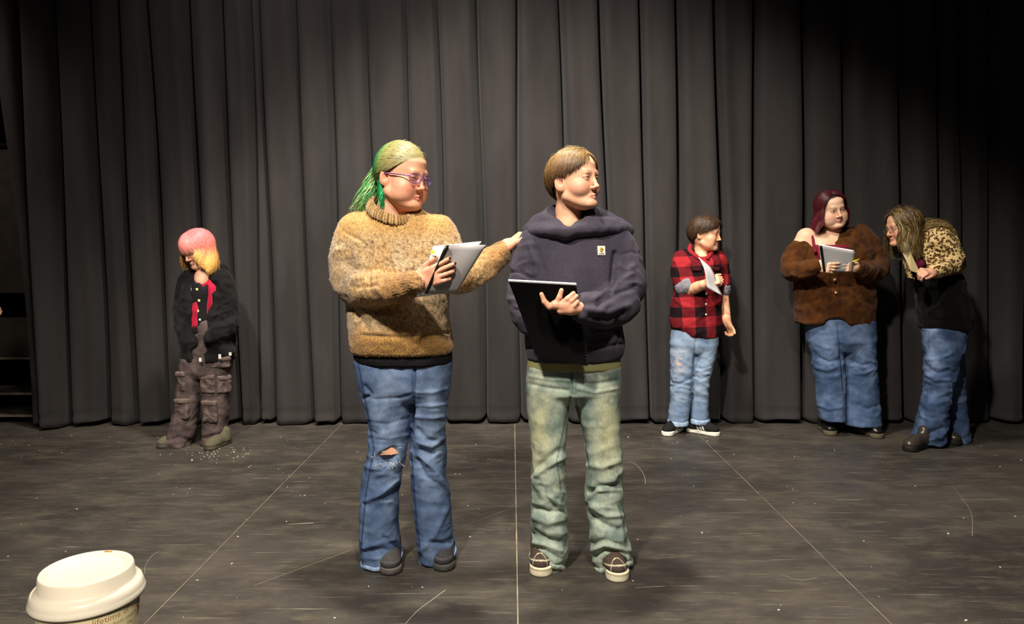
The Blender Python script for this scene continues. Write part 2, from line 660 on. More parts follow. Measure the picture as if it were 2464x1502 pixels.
# paint chips and dust crumbs lying on the boards
rng = np.random.default_rng(21)
bits = []
for q in range(260):
    if q < 70:
        c = at(rng.normal(520, 40), rng.normal(1083, 6), 4.4)
        c = np.array([rng.normal(-1.85, 0.14), rng.normal(4.33, 0.1)])
    else:
        c = np.array([rng.uniform(-3.4, 3.6), rng.uniform(2.2, 4.9)])
    s = rng.uniform(0.0009, 0.0030) * (1.8 if rng.random() < 0.1 else 1)
    a = rng.uniform(0, math.pi)
    R = np.array([[math.cos(a), -math.sin(a), 0], [math.sin(a), math.cos(a), 0], [0, 0, 1]])
    v, ff = boxm((c[0], c[1], 0.0008), (s * rng.uniform(0.8, 2.0), s * 0.8, 0.0008), R)
    bits.append((v, ff))
v, ff, _ = join_arrays(bits)
tag(make_mesh('paint_chips', v, ff, mat('pale_chip', '#c9c2ae', rough=0.9), smooth=False),
    'tiny pale chips and crumbs scattered over the stage floor', 'debris', kind='stuff')

# pale scuffs with a curve of their own, chalked onto the boards
def scuff(pts, w):
    P = [at(x, y, ground(y)) for x, y in pts]
    P = [(np.array([p[0], p[1], 0.0004]), 1) for p in P]
    P = np.array([q[0] for q in smooth_chain(P, 5)])
    return tube(P, w * np.linspace(0.5, 1, len(P)), 4, (1, 0.25))
sc = [scuff([(1512, 1108), (1530, 1118), (1545, 1135), (1552, 1152), (1553, 1165)], 0.0035),
      scuff([(975, 1502), (1005, 1470), (1045, 1440), (1075, 1418)], 0.0035),
      scuff([(348, 1382), (350, 1362), (364, 1340), (380, 1328)], 0.0016),
      scuff([(1742, 1203), (1800, 1203)], 0.003), scuff([(2015, 1203), (2075, 1203)], 0.003), scuff([(2310, 1203), (2440, 1202)], 0.003),
      scuff([(605, 1151), (650, 1151)], 0.0022), scuff([(1110, 1268), (1235, 1222)], 0.0012),
      scuff([(610, 1410), (740, 1362), (850, 1322)], 0.0022), scuff([(1528, 1415), (1600, 1411)], 0.0024),
      scuff([(1880, 1383), (1925, 1396), (1970, 1390)], 0.0018), scuff([(2290, 1166), (2335, 1230), (2340, 1290)], 0.0014),
      scuff([(690, 1262), (755, 1259)], 0.005), scuff([(900, 1110), (1000, 1098)], 0.0012)]
v, ff, _ = join_arrays(sc)
tag(make_mesh('floor_scuffs', v, ff, mat('chalky_scuff', '#8d8670', rough=0.95)),
    'thin pale scuff lines dragged across the stage floor', 'scuff marks', kind='stuff')

# black velour stage curtain: flat pleats with deep dark folds between them
fold0 = [8, 72, 150, 232, 306, 370, 466, 546, 612, 636, 723, 799, 890, 976, 1053, 1150, 1241, 1343, 1440, 1526, 1616, 1709, 1799,
         1912, 2011, 2142, 2225, 2287, 2360, 2440, 2530, 2620, 2720, 2820]
fold5 = [58, 98, 172, 256, 331, 402, 489, 572, 628, 656, 749, 816, 905, 993, 1067, 1163, 1247, 1356, 1457, 1544, 1620, 1722, 1802,
         1919, 2012, 2158, 2236, 2294, 2368, 2446, 2534, 2622, 2722, 2822]
rng = np.random.default_rng(5)
base_px = np.array([0, 100, 300, 770, 1240, 1580, 2464, 2900])
base_py = np.array([1040, 1037, 1028, 1025, 1021, 1020, 1024, 1030])
ZC = np.concatenate([np.linspace(0.022, 0.15, 6), np.linspace(0.2, 4.6, 40)])
cols_x, cols_y = [], []
nP = len(fold0) - 1
for zi, z in enumerate(ZC):
    rx, ry = [], []
    fx = []
    for k in range(nP + 1):
        Yb = ground(np.interp(fold5[k], base_px, base_py)) + 0.21
        X0, X5 = at(fold0[k], 0, Yb), at(fold5[k], 500, Yb)
        t = (z - X5[2]) / (X0[2] - X5[2])
        if t < 0:
            t *= 0.6
        fx.append((X5[0] + (X0[0] - X5[0]) * t + 0.010 * math.sin(z * 1.7 + k * 2.1), Yb))
    for k in range(nP):
        (xa, ya), (xb, yb) = fx[k], fx[k + 1]
        kk = np.random.default_rng(100 + k)
        amp = kk.uniform(0.14, 0.21) * min(1.0, (xb - xa) / 0.22 + 0.25)
        sharp = kk.uniform(8, 16) if 9 < k < 24 else kk.uniform(2.6, 7)
        skew = kk.uniform(-0.3, 0.5)
        rip = kk.uniform(0.004, 0.012)
        ph = kk.uniform(0, 6)
        u = np.linspace(0, 1, 25)[:-1]
        t = 0.5 - 0.5 * np.cos(np.pi * (0.5 - 0.5 * np.cos(np.pi * u)) )
        bulge = 1 - np.abs(2 * t - 1) ** sharp
        y = ya + (yb - ya) * t - amp * bulge * (1 - 0.25 * skew * (2 * t - 1))
        y += rip * np.sin(t * 9 + ph + 0.5 * math.sin(z * 1.3 + ph)) * bulge
        y -= 0.012 * bulge * math.exp(-((z - 0.09) / 0.012) ** 2) * -1
        y -= 0.02 * math.exp(-z / 0.35) * bulge
        rx.append(xa + (xb - xa) * t)
        ry.append(y)
    rx.append([fx[-1][0]])
    ry.append([fx[-1][1]])
    cols_x.append(np.concatenate(rx))
    cols_y.append(np.concatenate(ry))
X, Yc = np.array(cols_x), np.array(cols_y)
nz_, nx_ = X.shape
hem = 0.012 * np.sin(np.arange(nx_) * 0.13) + 0.006 * np.sin(np.arange(nx_) * 0.41)
Zg = np.repeat(ZC[:, None], nx_, 1)
Zg[0] += np.maximum(hem, -0.015)
V = np.stack([X, Yc, Zg], 2).reshape(-1, 3)
i = np.arange(nz_ - 1)[:, None] * nx_
j = np.arange(nx_ - 1)[None]
f = np.stack([i + j, i + j + 1, i + nx_ + j + 1, i + nx_ + j], 2).reshape(-1, 4)
curtain = make_mesh('stage_curtain', V, f, mat('black_velour', '#373433', rough=0.95, spec=0.05, sheen=0.06, bump=0.25, bscale=160,
                                               var=0.2, vscale=5, stretch=(1, 1, 0.25)))
md = curtain.modifiers.new('thickness', 'SOLIDIFY')
md.thickness = 0.006
md.offset = -1
tag(curtain, 'black floor-length stage curtain hanging in wide flat pleats behind everyone', 'curtain')

# black wings beside the curtain
BLACK = mat('matt_black_paint', '#1c1a18', rough=0.8, var=0.2, vscale=4)
BROWNB = mat('worn_dark_board', '#3a332c', rough=0.75, var=0.25, vscale=9)
EDGE = mat('painted_lit_edge', '#8b8068', rough=0.8, var=0.3, vscale=12)  # light catching the platform edges, put into a paler strip colour
tag(make_mesh('wall_back', *boxm((0, 7.0, 2.3), (6.6, 0.1, 2.3)), BLACK, smooth=False), kind='structure')
tag(make_mesh('wall_left', *boxm((-6.5, 3.0, 2.3), (0.1, 4.1, 2.3)), BLACK, smooth=False), kind='structure')
tag(make_mesh('wall_right', *boxm((6.5, 3.0, 2.3), (0.1, 4.1, 2.3)), BLACK, smooth=False), kind='structure')
p = at(20, 348, 5.85)
tag(make_mesh('trim_1', *boxm((-4.9, 5.85, p[2]), (1.1, 0.012, 0.012)), BLACK, smooth=False), kind='structure')
YS = 5.15
xa, xb = -5.2, at(84, 900, YS)[0] + 0.10
rack = empty('platform_rack', ((xa + xb) / 2, YS + 0.4, 0))
tag(rack, 'stacked dark stage platforms with edges painted pale as if lit in the wing beside the curtain', 'platform')
ro = np.array(rack.location)
for py, dep in ((998, 0.0), (945, 0.12), (860, 0.26)):
    z = at(40, py, YS + dep)[2]
    v, ff = boxm(((xa + xb) / 2, YS + dep + 0.3, z - 0.01), ((xb - xa) / 2, 0.3, 0.010))
    o = make_mesh('tread', v, ff, BROWNB, rack, smooth=False, origin=ro)
    v, ff = boxm(((xa + xb) / 2, YS + dep - 0.003, z - 0.008), ((xb - xa) / 2, 0.003, 0.008))
    make_mesh('lit_edge_strip', v, ff, EDGE, o, smooth=False, origin=ro)
z0, z1 = at(40, 858, YS + 0.28)[2], at(40, 765, YS + 0.28)[2]
v, ff = boxm(((xa + xb) / 2, YS + 0.30, (z0 + z1) / 2), ((xb - xa) / 2, 0.012, (z1 - z0) / 2))
make_mesh('riser_panel', v, ff, BROWNB, rack, smooth=False, origin=ro)
z2, z3 = at(40, 705, YS + 0.5)[2], at(40, 360, YS + 0.5)[2]
v, ff = boxm(((xa + xb) / 2, YS + 0.52, (z2 + z3) / 2), ((xb - xa) / 2, 0.012, (z3 - z2) / 2))
make_mesh('back_panel', v, ff, BROWNB, rack, smooth=False, origin=ro)
for x in (xa + 0.03, xb - 0.03):
    v, ff = boxm((x, YS + 0.56, z3 / 2), (0.025, 0.025, z3 / 2))
    make_mesh('upright_post', v, ff, BLACK, rack, smooth=False, origin=ro)
for x, dep, py in ((xa + 0.03, 0.03, 998), (xb - 0.03, 0.03, 998), (xb - 0.03, 0.16, 945), (xb - 0.03, 0.32, 860), (xa + 0.03, 0.16, 945), (xa + 0.03, 0.32, 860)):
    z = at(40, py, YS + dep)[2] - 0.02
    v, ff = boxm((x, YS + dep + 0.03, z / 2), (0.02, 0.02, z / 2))
    make_mesh('leg', v, ff, BLACK, rack, smooth=False, origin=ro)

# ------------------------------------------------------------------ takeaway coffee cup on a little table at the camera
CUP_Y = 0.60
cr = at(212, 1424, CUP_Y)                     # centre of the lid's lower rim
cup_h = 0.128
cup = empty('coffee_cup', (cr[0], cr[1], cr[2] - cup_h))
tag(cup, 'cream paper takeaway coffee cup with printed lettering and white plastic lid', 'cup')
co = np.array(cup.location)
PAPERCUP = mat('cream_cup_paper', '#e6d6a6', rough=0.6, spec=0.3)
LID = mat('ivory_lid_plastic', '#f6ead2', rough=0.35, spec=0.4, sss=0.1)
prof = [(0.0, 0.004), (0.027, 0.004), (0.0275, 0.0), (0.0295, 0.0), (0.0300, 0.002), (0.0408, cup_h - 0.002), (0.0405, cup_h + 0.002), (0.0, cup_h + 0.002)]
make_mesh('cup_body', *lathe(prof, 96), PAPERCUP, cup, smooth=True)
z = cup_h
prof = [(0.0, z - 0.004), (0.0425, z - 0.004), (0.0448, z - 0.0045), (0.0455, z - 0.002), (0.0448, z + 0.0005), (0.0442, z + 0.002), (0.0442, z + 0.0028), (0.0430, z + 0.0065),
        (0.0418, z + 0.0080), (0.0385, z + 0.0090), (0.0378, z + 0.0105), (0.0368, z + 0.0205), (0.0360, z + 0.0222), (0.0350, z + 0.0224),
        (0.0320, z + 0.0212), (0.0305, z + 0.0190), (0.0290, z + 0.0184), (0.0, z + 0.0184)]
lid = make_mesh('lid', *lathe(prof, 96), LID, cup)
v, ff = boxm((0, 0, 0), (0.0035, 0.0007, 0.0003))
sip = make_mesh('sip_hole', v + np.array([0.0, 0.0335, z + 0.0222]), ff, mat('coffee_stain', '#c98f3c', rough=0.4), lid)
ax = math.atan2(0 - cr[1], 0 - cr[0])          # direction from the cup to the viewer

def cup_text(txt, size, ang0, zb):
    cu = bpy.data.curves.new('lettering', 'FONT')
    cu.body = txt
    cu.size = size
    cu.resolution_u = 2
    ob = bpy.data.objects.new('lettering', cu)
    COL.objects.link(ob)
    bpy.context.view_layer.update()
    me = bpy.data.meshes.new_from_object(ob)
    me.name = 'lettering'
    bpy.data.objects.remove(ob)
    for vt in me.vertices:
        x, y = vt.co.x, vt.co.y
        zz = zb + y
        r = 0.0300 + (0.0408 - 0.0300) * (zz - 0.002) / (cup_h - 0.004) + 0.00008
        a = ax + ang0 + x / 0.040
        vt.co = (r * math.cos(a), r * math.sin(a), zz)
    me.materials.clear()
    me.materials.append(PRINT)
    o = bpy.data.objects.new('lettering', me)
    COL.objects.link(o)
    o.parent = cup

PRINT = mat('brown_print', '#a9764a', rough=0.7)
D = math.radians
cup_text('census,', 0.0062, D(-52), cup_h - 0.0072)
cup_text("we've seen", 0.0066, D(2), cup_h - 0.0072)
cup_text('Confederation, a', 0.0045, D(-70), cup_h - 0.0128)
cup_text('lifetime of', 0.0078, D(2), cup_h - 0.0138)
cup_text('Stanley Cups,', 0.0072, D(-66), cup_h - 0.0205)
cup_text('a railway from coast to', 0.0050, D(-2), cup_h - 0.0200)
cup_text('together, celebrations. The', 0.0048, D(-20), cup_h - 0.0262)
cup_text('history being made. The', 0.0060, D(-66), cup_h - 0.0335)
# orange leaf-edge emblem near the right of the cup
def cup_pt(a, zz):
    r = 0.0300 + 0.0108 * (zz - 0.002) / (cup_h - 0.004) + 0.0004
    return (r * math.cos(ax + a), r * math.sin(ax + a), zz)
pts = [(1.62, -0.006), (1.30, -0.0065), (1.22, -0.012), (1.12, -0.0155), (1.24, -0.020), (1.30, -0.026), (1.62, -0.026), (1.9, -0.016)]
v = np.array([cup_pt(1.55, cup_h - 0.016)] + [cup_pt(a, cup_h + q) for a, q in pts])
ff = np.array([(0, k + 1, (k + 1) % 8 + 1) for k in range(8)])
make_mesh('emblem', v, ff, mat('orange_print', '#e8551f', rough=0.6), cup, smooth=False)

tz = cr[2] - cup_h
tb = empty('side_table', (cr[0] + 0.04, cr[1] - 0.06, 0))
tag(tb, 'small round black pedestal table carrying the coffee cup', 'table')
TB = mat('black_table_laminate', '#181716', rough=0.5)
make_mesh('table_top', *lathe([(0, tz - 0.02), (0.135, tz - 0.02), (0.14, tz - 0.015), (0.14, tz - 0.004), (0.136, tz), (0, tz)], 48), TB, tb)
make_mesh('pole', *lathe([(0, 0.02), (0.02, 0.02), (0.02, tz - 0.02), (0, tz - 0.02)], 24), TB, tb)
make_mesh('base_plate', *lathe([(0, 0), (0.16, 0), (0.16, 0.008), (0.15, 0.014), (0.02, 0.022), (0, 0.022)], 48), TB, tb)

# ================================================================== PEOPLE: shared anatomy
SK_Z = np.array([-0.118, -0.113, -0.105, -0.095, -0.08, -0.06, -0.03, 0.0, 0.03, 0.06, 0.085, 0.1, 0.109, 0.115])
SK_F = np.array([-0.060, -0.074, -0.086, -0.0915, -0.0925, -0.0925, -0.092, -0.0935, -0.098, -0.096, -0.082, -0.061, -0.038, -0.010])
SK_B = np.array([-0.030, -0.024, -0.010, 0.012, 0.040, 0.068, 0.088, 0.097, 0.100, 0.095, 0.081, 0.062, 0.044, 0.022])
SK_W = np.array([0.018, 0.027, 0.036, 0.045, 0.0535, 0.062, 0.0685, 0.0725, 0.0745, 0.0725, 0.0625, 0.049, 0.034, 0.014])

class Head:
    """pose and proportions of one head; local front is -y, origin at eye height between the ears"""
    def __init__(s, c, yaw, pitch=0, roll=0, scale=1.0, jaw=1.0, full=0.0, lips='#b9705f', skin='#e2b394', brow='#6b4a33',
                 eye_open=1.0, iris='#5b5a44', smile=0.0, blush='#d98c78', gaze=(0, 0), browamt=0.6, chin2=0.0):
        s.c, s.R, s.s = np.array(c, float), rot(yaw, pitch, roll), scale
        s.jaw, s.full, s.lips, s.skin, s.brow, s.eye_open, s.iris = jaw, full, C(lips), C(skin), C(brow), eye_open, C(iris)
        s.smile, s.blush, s.gaze, s.browamt, s.chin2 = smile, C(blush), gaze, browamt, chin2

    def pt(s, *l):
        return np.array(l) @ s.R.T * s.s + s.c

    def loc(s, V):
        return (V - s.c) @ s.R / s.s

    def build(s, f):
        X = (s.R, s.c, s.s)
        w = SK_W.copy()
        low = sstep(-0.02, -0.07, SK_Z)
        w = w * (1 + (s.jaw - 1) * low)
        rows = [(z, 0, (a + b) / 2, ww, (b - a) / 2) for z, a, b, ww in zip(SK_Z, SK_F, SK_B, w)]
        f.op(loft(rows, 2.15, 0.012), 0.0, xf=X)
        for sx in (-1, 1):
            fu = s.full
            f.op(ell((sx * 0.041, -0.058, -0.037 - 0.008 * fu), (0.026 + 0.008 * fu, 0.029 + 0.003 * fu, 0.026 + 0.010 * fu)), 0.03, xf=X)      # cheek
            if fu:
                f.op(ell((sx * 0.043, -0.042, -0.072), (0.026 * (0.6 + 0.5 * fu), 0.036, 0.026)), 0.025, xf=X)                      # jowl
        for sx in (-1, 1):
            f.op(cap((sx * 0.053 * s.jaw, -0.004, -0.064), (sx * 0.015, -0.076, -0.099), 0.016, 0.013), 0.02, xf=X)                    # jaw line
        f.op(cap((-0.034, -0.0865, 0.019), (0.034, -0.0865, 0.019), 0.009), 0.014, xf=X)                                           # brow ridge
        f.op(ell((0, -0.083, -0.099), (0.021, 0.015, 0.015)), 0.016, xf=X)                                                         # chin
        if s.chin2:
            f.op(ell((0, -0.048, -0.102), (0.046, 0.040, 0.022 * s.chin2)), 0.02, xf=X)
        for sx in (-1, 1):
            f.op(ell((sx * 0.031, -0.104, 0.0005), (0.0175, 0.0125, 0.0105)), 0.012, cut=True, xf=X)                               # socket
        f.op(cap((0, -0.092, 0.012), (0, -0.108, -0.031), 0.0058, 0.0078), 0.011, xf=X)                                            # nose bridge
        f.op(ell((0, -0.1115, -0.0355), (0.0092, 0.0088, 0.0080)), 0.006, xf=X)                                                    # tip
        for sx in (-1, 1):
            f.op(ell((sx * 0.0115, -0.1000, -0.0390), (0.0062, 0.0085, 0.0066)), 0.006, xf=X)
            f.op(ell((sx * 0.0058, -0.1065, -0.0450), (0.0030, 0.0042, 0.0028)), 0.003, cut=True, xf=X)
            f.op(ell((sx * 0.031, -0.0805, -0.001), (0.0146, 0.0146, 0.0132)), 0.005, xf=X)                                        # lids
        mz = -0.0705
        up = 0.006 * s.smile
        for sx in (-1, 1):
            f.op(cap((0, -0.0970, mz + 0.0042), (sx * (0.021 + 0.004 * s.smile), -0.0885, mz + 0.0012 + up), 0.0046, 0.0024), 0.005, xf=X)
            f.op(cap((0, -0.0955, mz - 0.0050), (sx * 0.018, -0.0890, mz - 0.0022 + up * 0.8), 0.0054, 0.0030), 0.005, xf=X)
        for sx in (-1, 1):
            f.op(cap((0, -0.1015, mz), (sx * (0.022 + 0.004 * s.smile), -0.0920, mz + up), 0.0022, 0.0014), 0.002, cut=True, xf=X)
            f.op(ell((sx * 0.0312, -0.099, -0.0012), (0.0138, 0.0150, 0.0044 * s.eye_open)), 0.0015, cut=True, xf=X)
            Re = rot(-sx * 26, 0, 0)
            f.op(ell((sx * 0.0765, 0.012, -0.012), (0.0075, 0.0185, 0.0310), Re), 0.006, xf=X)                                      # ear
            f.op(ell((sx * 0.0690, 0.004, -0.016), (0.012, 0.014, 0.026), Re), 0.008, xf=X)
            f.op(ell((sx * 0.0835, 0.004, -0.008), (0.0070, 0.0115, 0.0200), Re), 0.003, cut=True, xf=X)
            f.op(ell((sx * 0.0760, 0.001, -0.012), (0.0060, 0.0060, 0.0100), Re), 0.003, cut=True, xf=X)

    def color(s, V, hairline=None, scalp=None):
        L = s.loc(V)
        x, y, z = L.T
        near = (np.linalg.norm(L - np.array([0, 0, 0]), axis=1) < 0.17)
        col = np.tile(s.skin, (len(V), 1))
        n = noise(V * 45)
        col = mixc(col, s.blush, 0.10 + 0.08 * n)
        for sx in (-1, 1):
            d = ((x - sx * 0.047) / 0.030) ** 2 + ((z + 0.032) / 0.024) ** 2
            col = mixc(col, s.blush, 0.62 * np.exp(-d) * near * (y < -0.02))
            d = ((x - sx * 0.078) / 0.012) ** 2 + ((y - 0.012) / 0.02) ** 2 + ((z + 0.01) / 0.03) ** 2
            col = mixc(col, s.blush * 0.95, 0.6 * np.exp(-d) * near)
            ex = (x - sx * 0.0312)
            fr = near & (y < -0.05)
            # lashes along the upper lid
            ring = np.sqrt((ex / 0.0145) ** 2 + ((z + 0.0012) / (0.0050 * s.eye_open + 0.0006)) ** 2)
            col = mixc(col, s.brow * 0.35, fr * sstep(0.28, 0.08, np.abs(ring - 1.02)) * np.where(z > -0.002, 0.9, 0.35))
            col = mixc(col, s.blush * 0.7, fr * 0.30 * np.exp(-((ring - 1.5) / 0.5) ** 2))
            ax_ = np.abs(x)
            zb = 0.0175 + 0.0075 * np.sin(np.clip((ax_ - 0.010) / 0.042, 0, 1) * 2.2)
            th = 0.0036 * (1 - 0.55 * sstep(0.03, 0.052, ax_))
            b = sstep(th, th * 0.35, np.abs(z - zb)) * sstep(0.009, 0.014, ax_) * sstep(0.054, 0.046, ax_) * fr * (np.sign(x) == sx)
            col = mixc(col, s.brow, b * s.browamt)
            d = ((x - sx * 0.006) / 0.0034) ** 2 + ((z + 0.0448) / 0.0026) ** 2
            col = mixc(col, s.blush * 0.25, np.exp(-d) * fr * (y < -0.095) * 0.8)
        d = (x / 0.016) ** 2 + ((z + 0.040) / 0.012) ** 2
        col = mixc(col, s.blush, 0.35 * np.exp(-d) * near * (y < -0.09))
        up = 0.006 * s.smile * np.clip(np.abs(x) / 0.022, 0, 1)
        zz = z + 0.0705 - up
        lip = np.sqrt((x / (0.0235 + 0.003 * s.smile)) ** 2 + (zz / np.where(zz > 0, 0.0082, 0.0098)) ** 2)
        fr = near & (y < -0.075)
        col = mixc(col, s.lips, fr * sstep(1.05, 0.85, lip) * 0.85)
        col = mixc(col, s.lips * 0.35, fr * (lip < 1.0) * sstep(0.0016, 0.0006, np.abs(zz)) * 0.85)
        if hairline is not None:
            ph = np.degrees(np.arctan2(x, -y))
            la = np.degrees(np.arctan2(z - 0.02, np.hypot(x, y)))
            h = hairline(ph)
            m = near & (z > -0.11)
            ear = (np.abs(x) > 0.070) & (np.abs(y - 0.012) < 0.03) & (np.abs(z + 0.01) < 0.036)
            col = mixc(col, scalp, sstep(-3, 3, la - h) * m * ~ear)
        return col

    def eyes(s, parent, origin):
        for sx in (-1, 1):
            n, m = 20, 24
            th = np.linspace(0, np.pi, n)[:, None]
            ph = np.linspace(0, 2 * np.pi, m, endpoint=False)[None]
            D_ = np.stack([np.sin(th) * np.cos(ph), -np.cos(th) + 0 * ph, np.sin(th) * np.sin(ph)], 2).reshape(-1, 3)
            i = np.arange(n - 1)[:, None] * m
            j = np.arange(m)[None]
            f = np.stack([i + j, i + (j + 1) % m, i + m + (j + 1) % m, i + m + j], 2).reshape(-1, 4)
            g = rot(s.gaze[0], s.gaze[1])
            a = np.degrees(np.arccos(np.clip(-D_[:, 1], -1, 1)))
            col = mixc(np.tile(C('#d9d0c8'), (len(D_), 1)), s.iris, sstep(33, 28, a))
            col = mixc(col, C('#0b0908'), sstep(15, 11, a))
            V = (D_ @ g.T) * 0.0126 + np.array([sx * 0.031, -0.0795, -0.001])
            make_mesh('eye', s.pt(*V.T) if False else V @ s.R.T * s.s + s.c, f, M['eye'], parent, col=col, origin=origin)

def unit(v):
    v = np.array(v, float)
    return v / np.linalg.norm(v)

def hand(f, W, d, n, thumb, curls=(20, 20, 25, 30), spread=6, S=1.0, tcurl=(25, 30), tout=45, bend=(1.0, 1.1, 0.7), k=0.006):
    """palm and five fingers: W wrist, d towards the fingers, n out of the palm, thumb = side (+1 / -1) of cross(d, n)"""
    W, d = np.array(W, float), unit(d)
    n = unit(np.array(n, float) - d * (np.array(n, float) @ d))
    t = np.cross(d, n) * thumb
    nails = []
    R = np.stack([d, t, n], 1)
    f.op(box(W + d * 0.048 * S, np.array([0.047, 0.037, 0.0125]) * S, 0.012 * S, R), 0.012)
    f.op(cap(W - d * 0.03 * S, W + d * 0.02 * S, 0.026 * S, 0.027 * S), 0.015)
    f.op(ell(W + d * 0.035 * S + t * 0.026 * S + n * 0.008 * S, np.array([0.030, 0.016, 0.015]) * S, R), 0.010)
    offs = (0.0285, 0.0095, -0.0095, -0.0275)
    lens = (0.070, 0.079, 0.073, 0.057)
    rad = (0.0088, 0.0090, 0.0086, 0.0076)
    for q in range(4):
        a = math.radians((1.5 - q) * spread)
        fd = unit(d * math.cos(a) + t * math.sin(a))
        p = W + d * (0.088 - (0.006 if q == 3 else 0.002 * abs(q - 1))) * S + t * offs[q] * S
        ang = 0
        for sg, (fr, bd) in enumerate(zip((0.45, 0.30, 0.25), bend)):
            ang += math.radians(curls[q]) * bd
            e = p + (fd * math.cos(ang) + n * math.sin(ang)) * lens[q] * fr * S
            f.op(cap(p, e, rad[q] * S * (1 - 0.06 * sg), rad[q] * S * (0.95 - 0.09 * sg)), k if sg == 0 else 0.003)
            p0, p = p, e
        bk = -n * math.cos(ang) + fd * math.sin(ang)
        nails.append(p + bk * rad[q] * 0.55 * S - unit(p - p0) * 0.001)
    a = math.radians(tout)
    p = W + d * 0.022 * S + t * 0.030 * S + n * 0.006 * S
    td = unit(d * math.cos(a) + t * math.sin(a))
    for sg, ln in enumerate((0.036, 0.030, 0.024)):
        if sg:
            c_ = math.radians(tcurl[sg - 1])
            td = unit(td * math.cos(c_) + (d * 0.55 - t * 0.5 + n * 0.65) * math.sin(c_))
        e = p + td * ln * S
        f.op(cap(p, e, (0.0125, 0.0100, 0.0094)[sg] * S, (0.0102, 0.0094, 0.0080)[sg] * S), 0.008 if sg == 0 else 0.003)
        p = e
    nails.append(p - n * 0.005 * S + t * 0.004)
    return nails

# ------------------------------------------------------------------ hair
def uvec(phi, lam):
    p, l = np.radians(phi), np.radians(lam)
    return np.stack([np.sin(p) * np.cos(l), -np.cos(p) * np.cos(l), np.sin(l)], -1)

HAIR_C = np.array([0, 0.006, 0.022])
HAIR_R = np.array([0.0800, 0.1030, 0.0990])

def scalp_paths(head, u0, u1, layer, m=8, lift=0.0):
    """strands lying on the skull from direction u0 to u1 (unit vectors in the skull ellipsoid)"""
    u0 = u0 / np.linalg.norm(u0, axis=1)[:, None]
    u1 = u1 / np.linalg.norm(u1, axis=1)[:, None]
    om = np.arccos(np.clip((u0 * u1).sum(1), -0.999, 0.999))
    t = np.linspace(0, 1, m)
    a = np.sin((1 - t)[None] * om[:, None]) / np.sin(om)[:, None]
    b = np.sin(t[None] * om[:, None]) / np.sin(om)[:, None]
    u = a[..., None] * u0[:, None] + b[..., None] * u1[:, None]
    rise = 1 + layer[:, None] * (0.35 + 0.65 * np.sin(np.clip(t * 1.25, 0, 1) * np.pi / 2)[None]) + lift * np.sin(np.pi * t)[None]
    L = HAIR_C + HAIR_R * u * rise[..., None]
    return L @ head.R.T * head.s + head.c

def fall_paths(P, length, m=8, out=0.25, wave=0.008, rng=None, pull=None, freq=2.0, drop=0.6):
    """let strands go on from their last point and hang down in loose common waves"""
    d = P[:, -1] - P[:, -2]
    d /= np.linalg.norm(d, axis=1)[:, None]
    step = (length / m)[:, None]
    q = P[:, -1].copy()
    c = P[:, -1].mean(0)
    az = np.arctan2(P[:, -1, 1] - c[1], P[:, -1, 0] - c[0])
    ph = 3.0 * np.sin(az * 2.0 + 1.0) + 2.0 * np.sin(az * 5.0) + rng.normal(0, 0.5, len(P))
    segs = []
    down = np.array([0, 0, -1.0])
    for k in range(m):
        tgt = down + (0 if pull is None else pull)
        w = min(1.0, drop * (k + 1) / m + 0.25)
        d = d * (1 - w) + tgt * w
        d /= np.linalg.norm(d, axis=1)[:, None]
        q = q + d * step
        side = np.stack([np.sin(ph + freq * k), np.cos(ph * 1.1 + freq * k), 0 * ph], 1) * wave * (k + 1) / m
        segs.append(q + side)
    return np.concatenate([P, np.stack(segs, 1)], 1)

def strand_mesh(P, w, col):
    """tapering ridged strands; P (n, m, 3), w width per point, col (n, m, 3)"""
    n, m, _ = P.shape
    T = np.gradient(P, axis=1)
    T /= np.maximum(np.linalg.norm(T, axis=2), 1e-9)[..., None]
    N = P - P.reshape(-1, 3).mean(0)
    N -= T * (N * T).sum(2)[..., None]
    N /= np.maximum(np.linalg.norm(N, axis=2), 1e-9)[..., None]
    U = np.cross(T, N)
    w = np.broadcast_to(w, (n, m))[..., None]
    V = np.stack([P - w * U, P + w * 0.7 * N, P + w * U], 2).reshape(-1, 3)
    base = (np.arange(n)[:, None] * m + np.arange(m - 1)[None])[..., None] * 3
    f = np.stack([np.concatenate([base + j, base + j + 1, base + 4 + j, base + 3 + j], 2) for j in (0, 1)], 2).reshape(-1, 4)
    return V, f, np.repeat(col[:, :, None], 3, 2).reshape(-1, 3)

def taper(m, w, tip=0.35, root=0.8):
    t = np.linspace(0, 1, m)
    return w * np.interp(t, [0, 0.25, 0.7, 1], [root, 1, 1, tip])[None]

# ------------------------------------------------------------------ shoes
def footprint(sx, z0, z1, rt=0.046, rh=0.034, yt=-0.115, yh=0.055, bev=0.006):
    a, b = np.array([sx * 0.006, yt]), np.array([0.0, yh])
    ab = b - a
    L2 = ab @ ab
    def fn(x, y, z):
        dx, dy = x - np.float32(a[0]), y - np.float32(a[1])
        t = np.clip((dx * np.float32(ab[0]) + dy * np.float32(ab[1])) / np.float32(L2), 0, 1)
        waist = np.float32(0.006) * np.sin(np.pi * t)
        d = np.sqrt((dx - t * np.float32(ab[0])) ** 2 + (dy - t * np.float32(ab[1])) ** 2) - (rt + (rh - rt) * t - waist)
        e = np.abs(z - np.float32((z0 + z1) / 2)) - np.float32((z1 - z0) / 2)
        return -smin(-d, -(e + 0 * d), bev)
    return fn, (-0.06, yt - rt, z0), (0.06, yh + rh, z1)

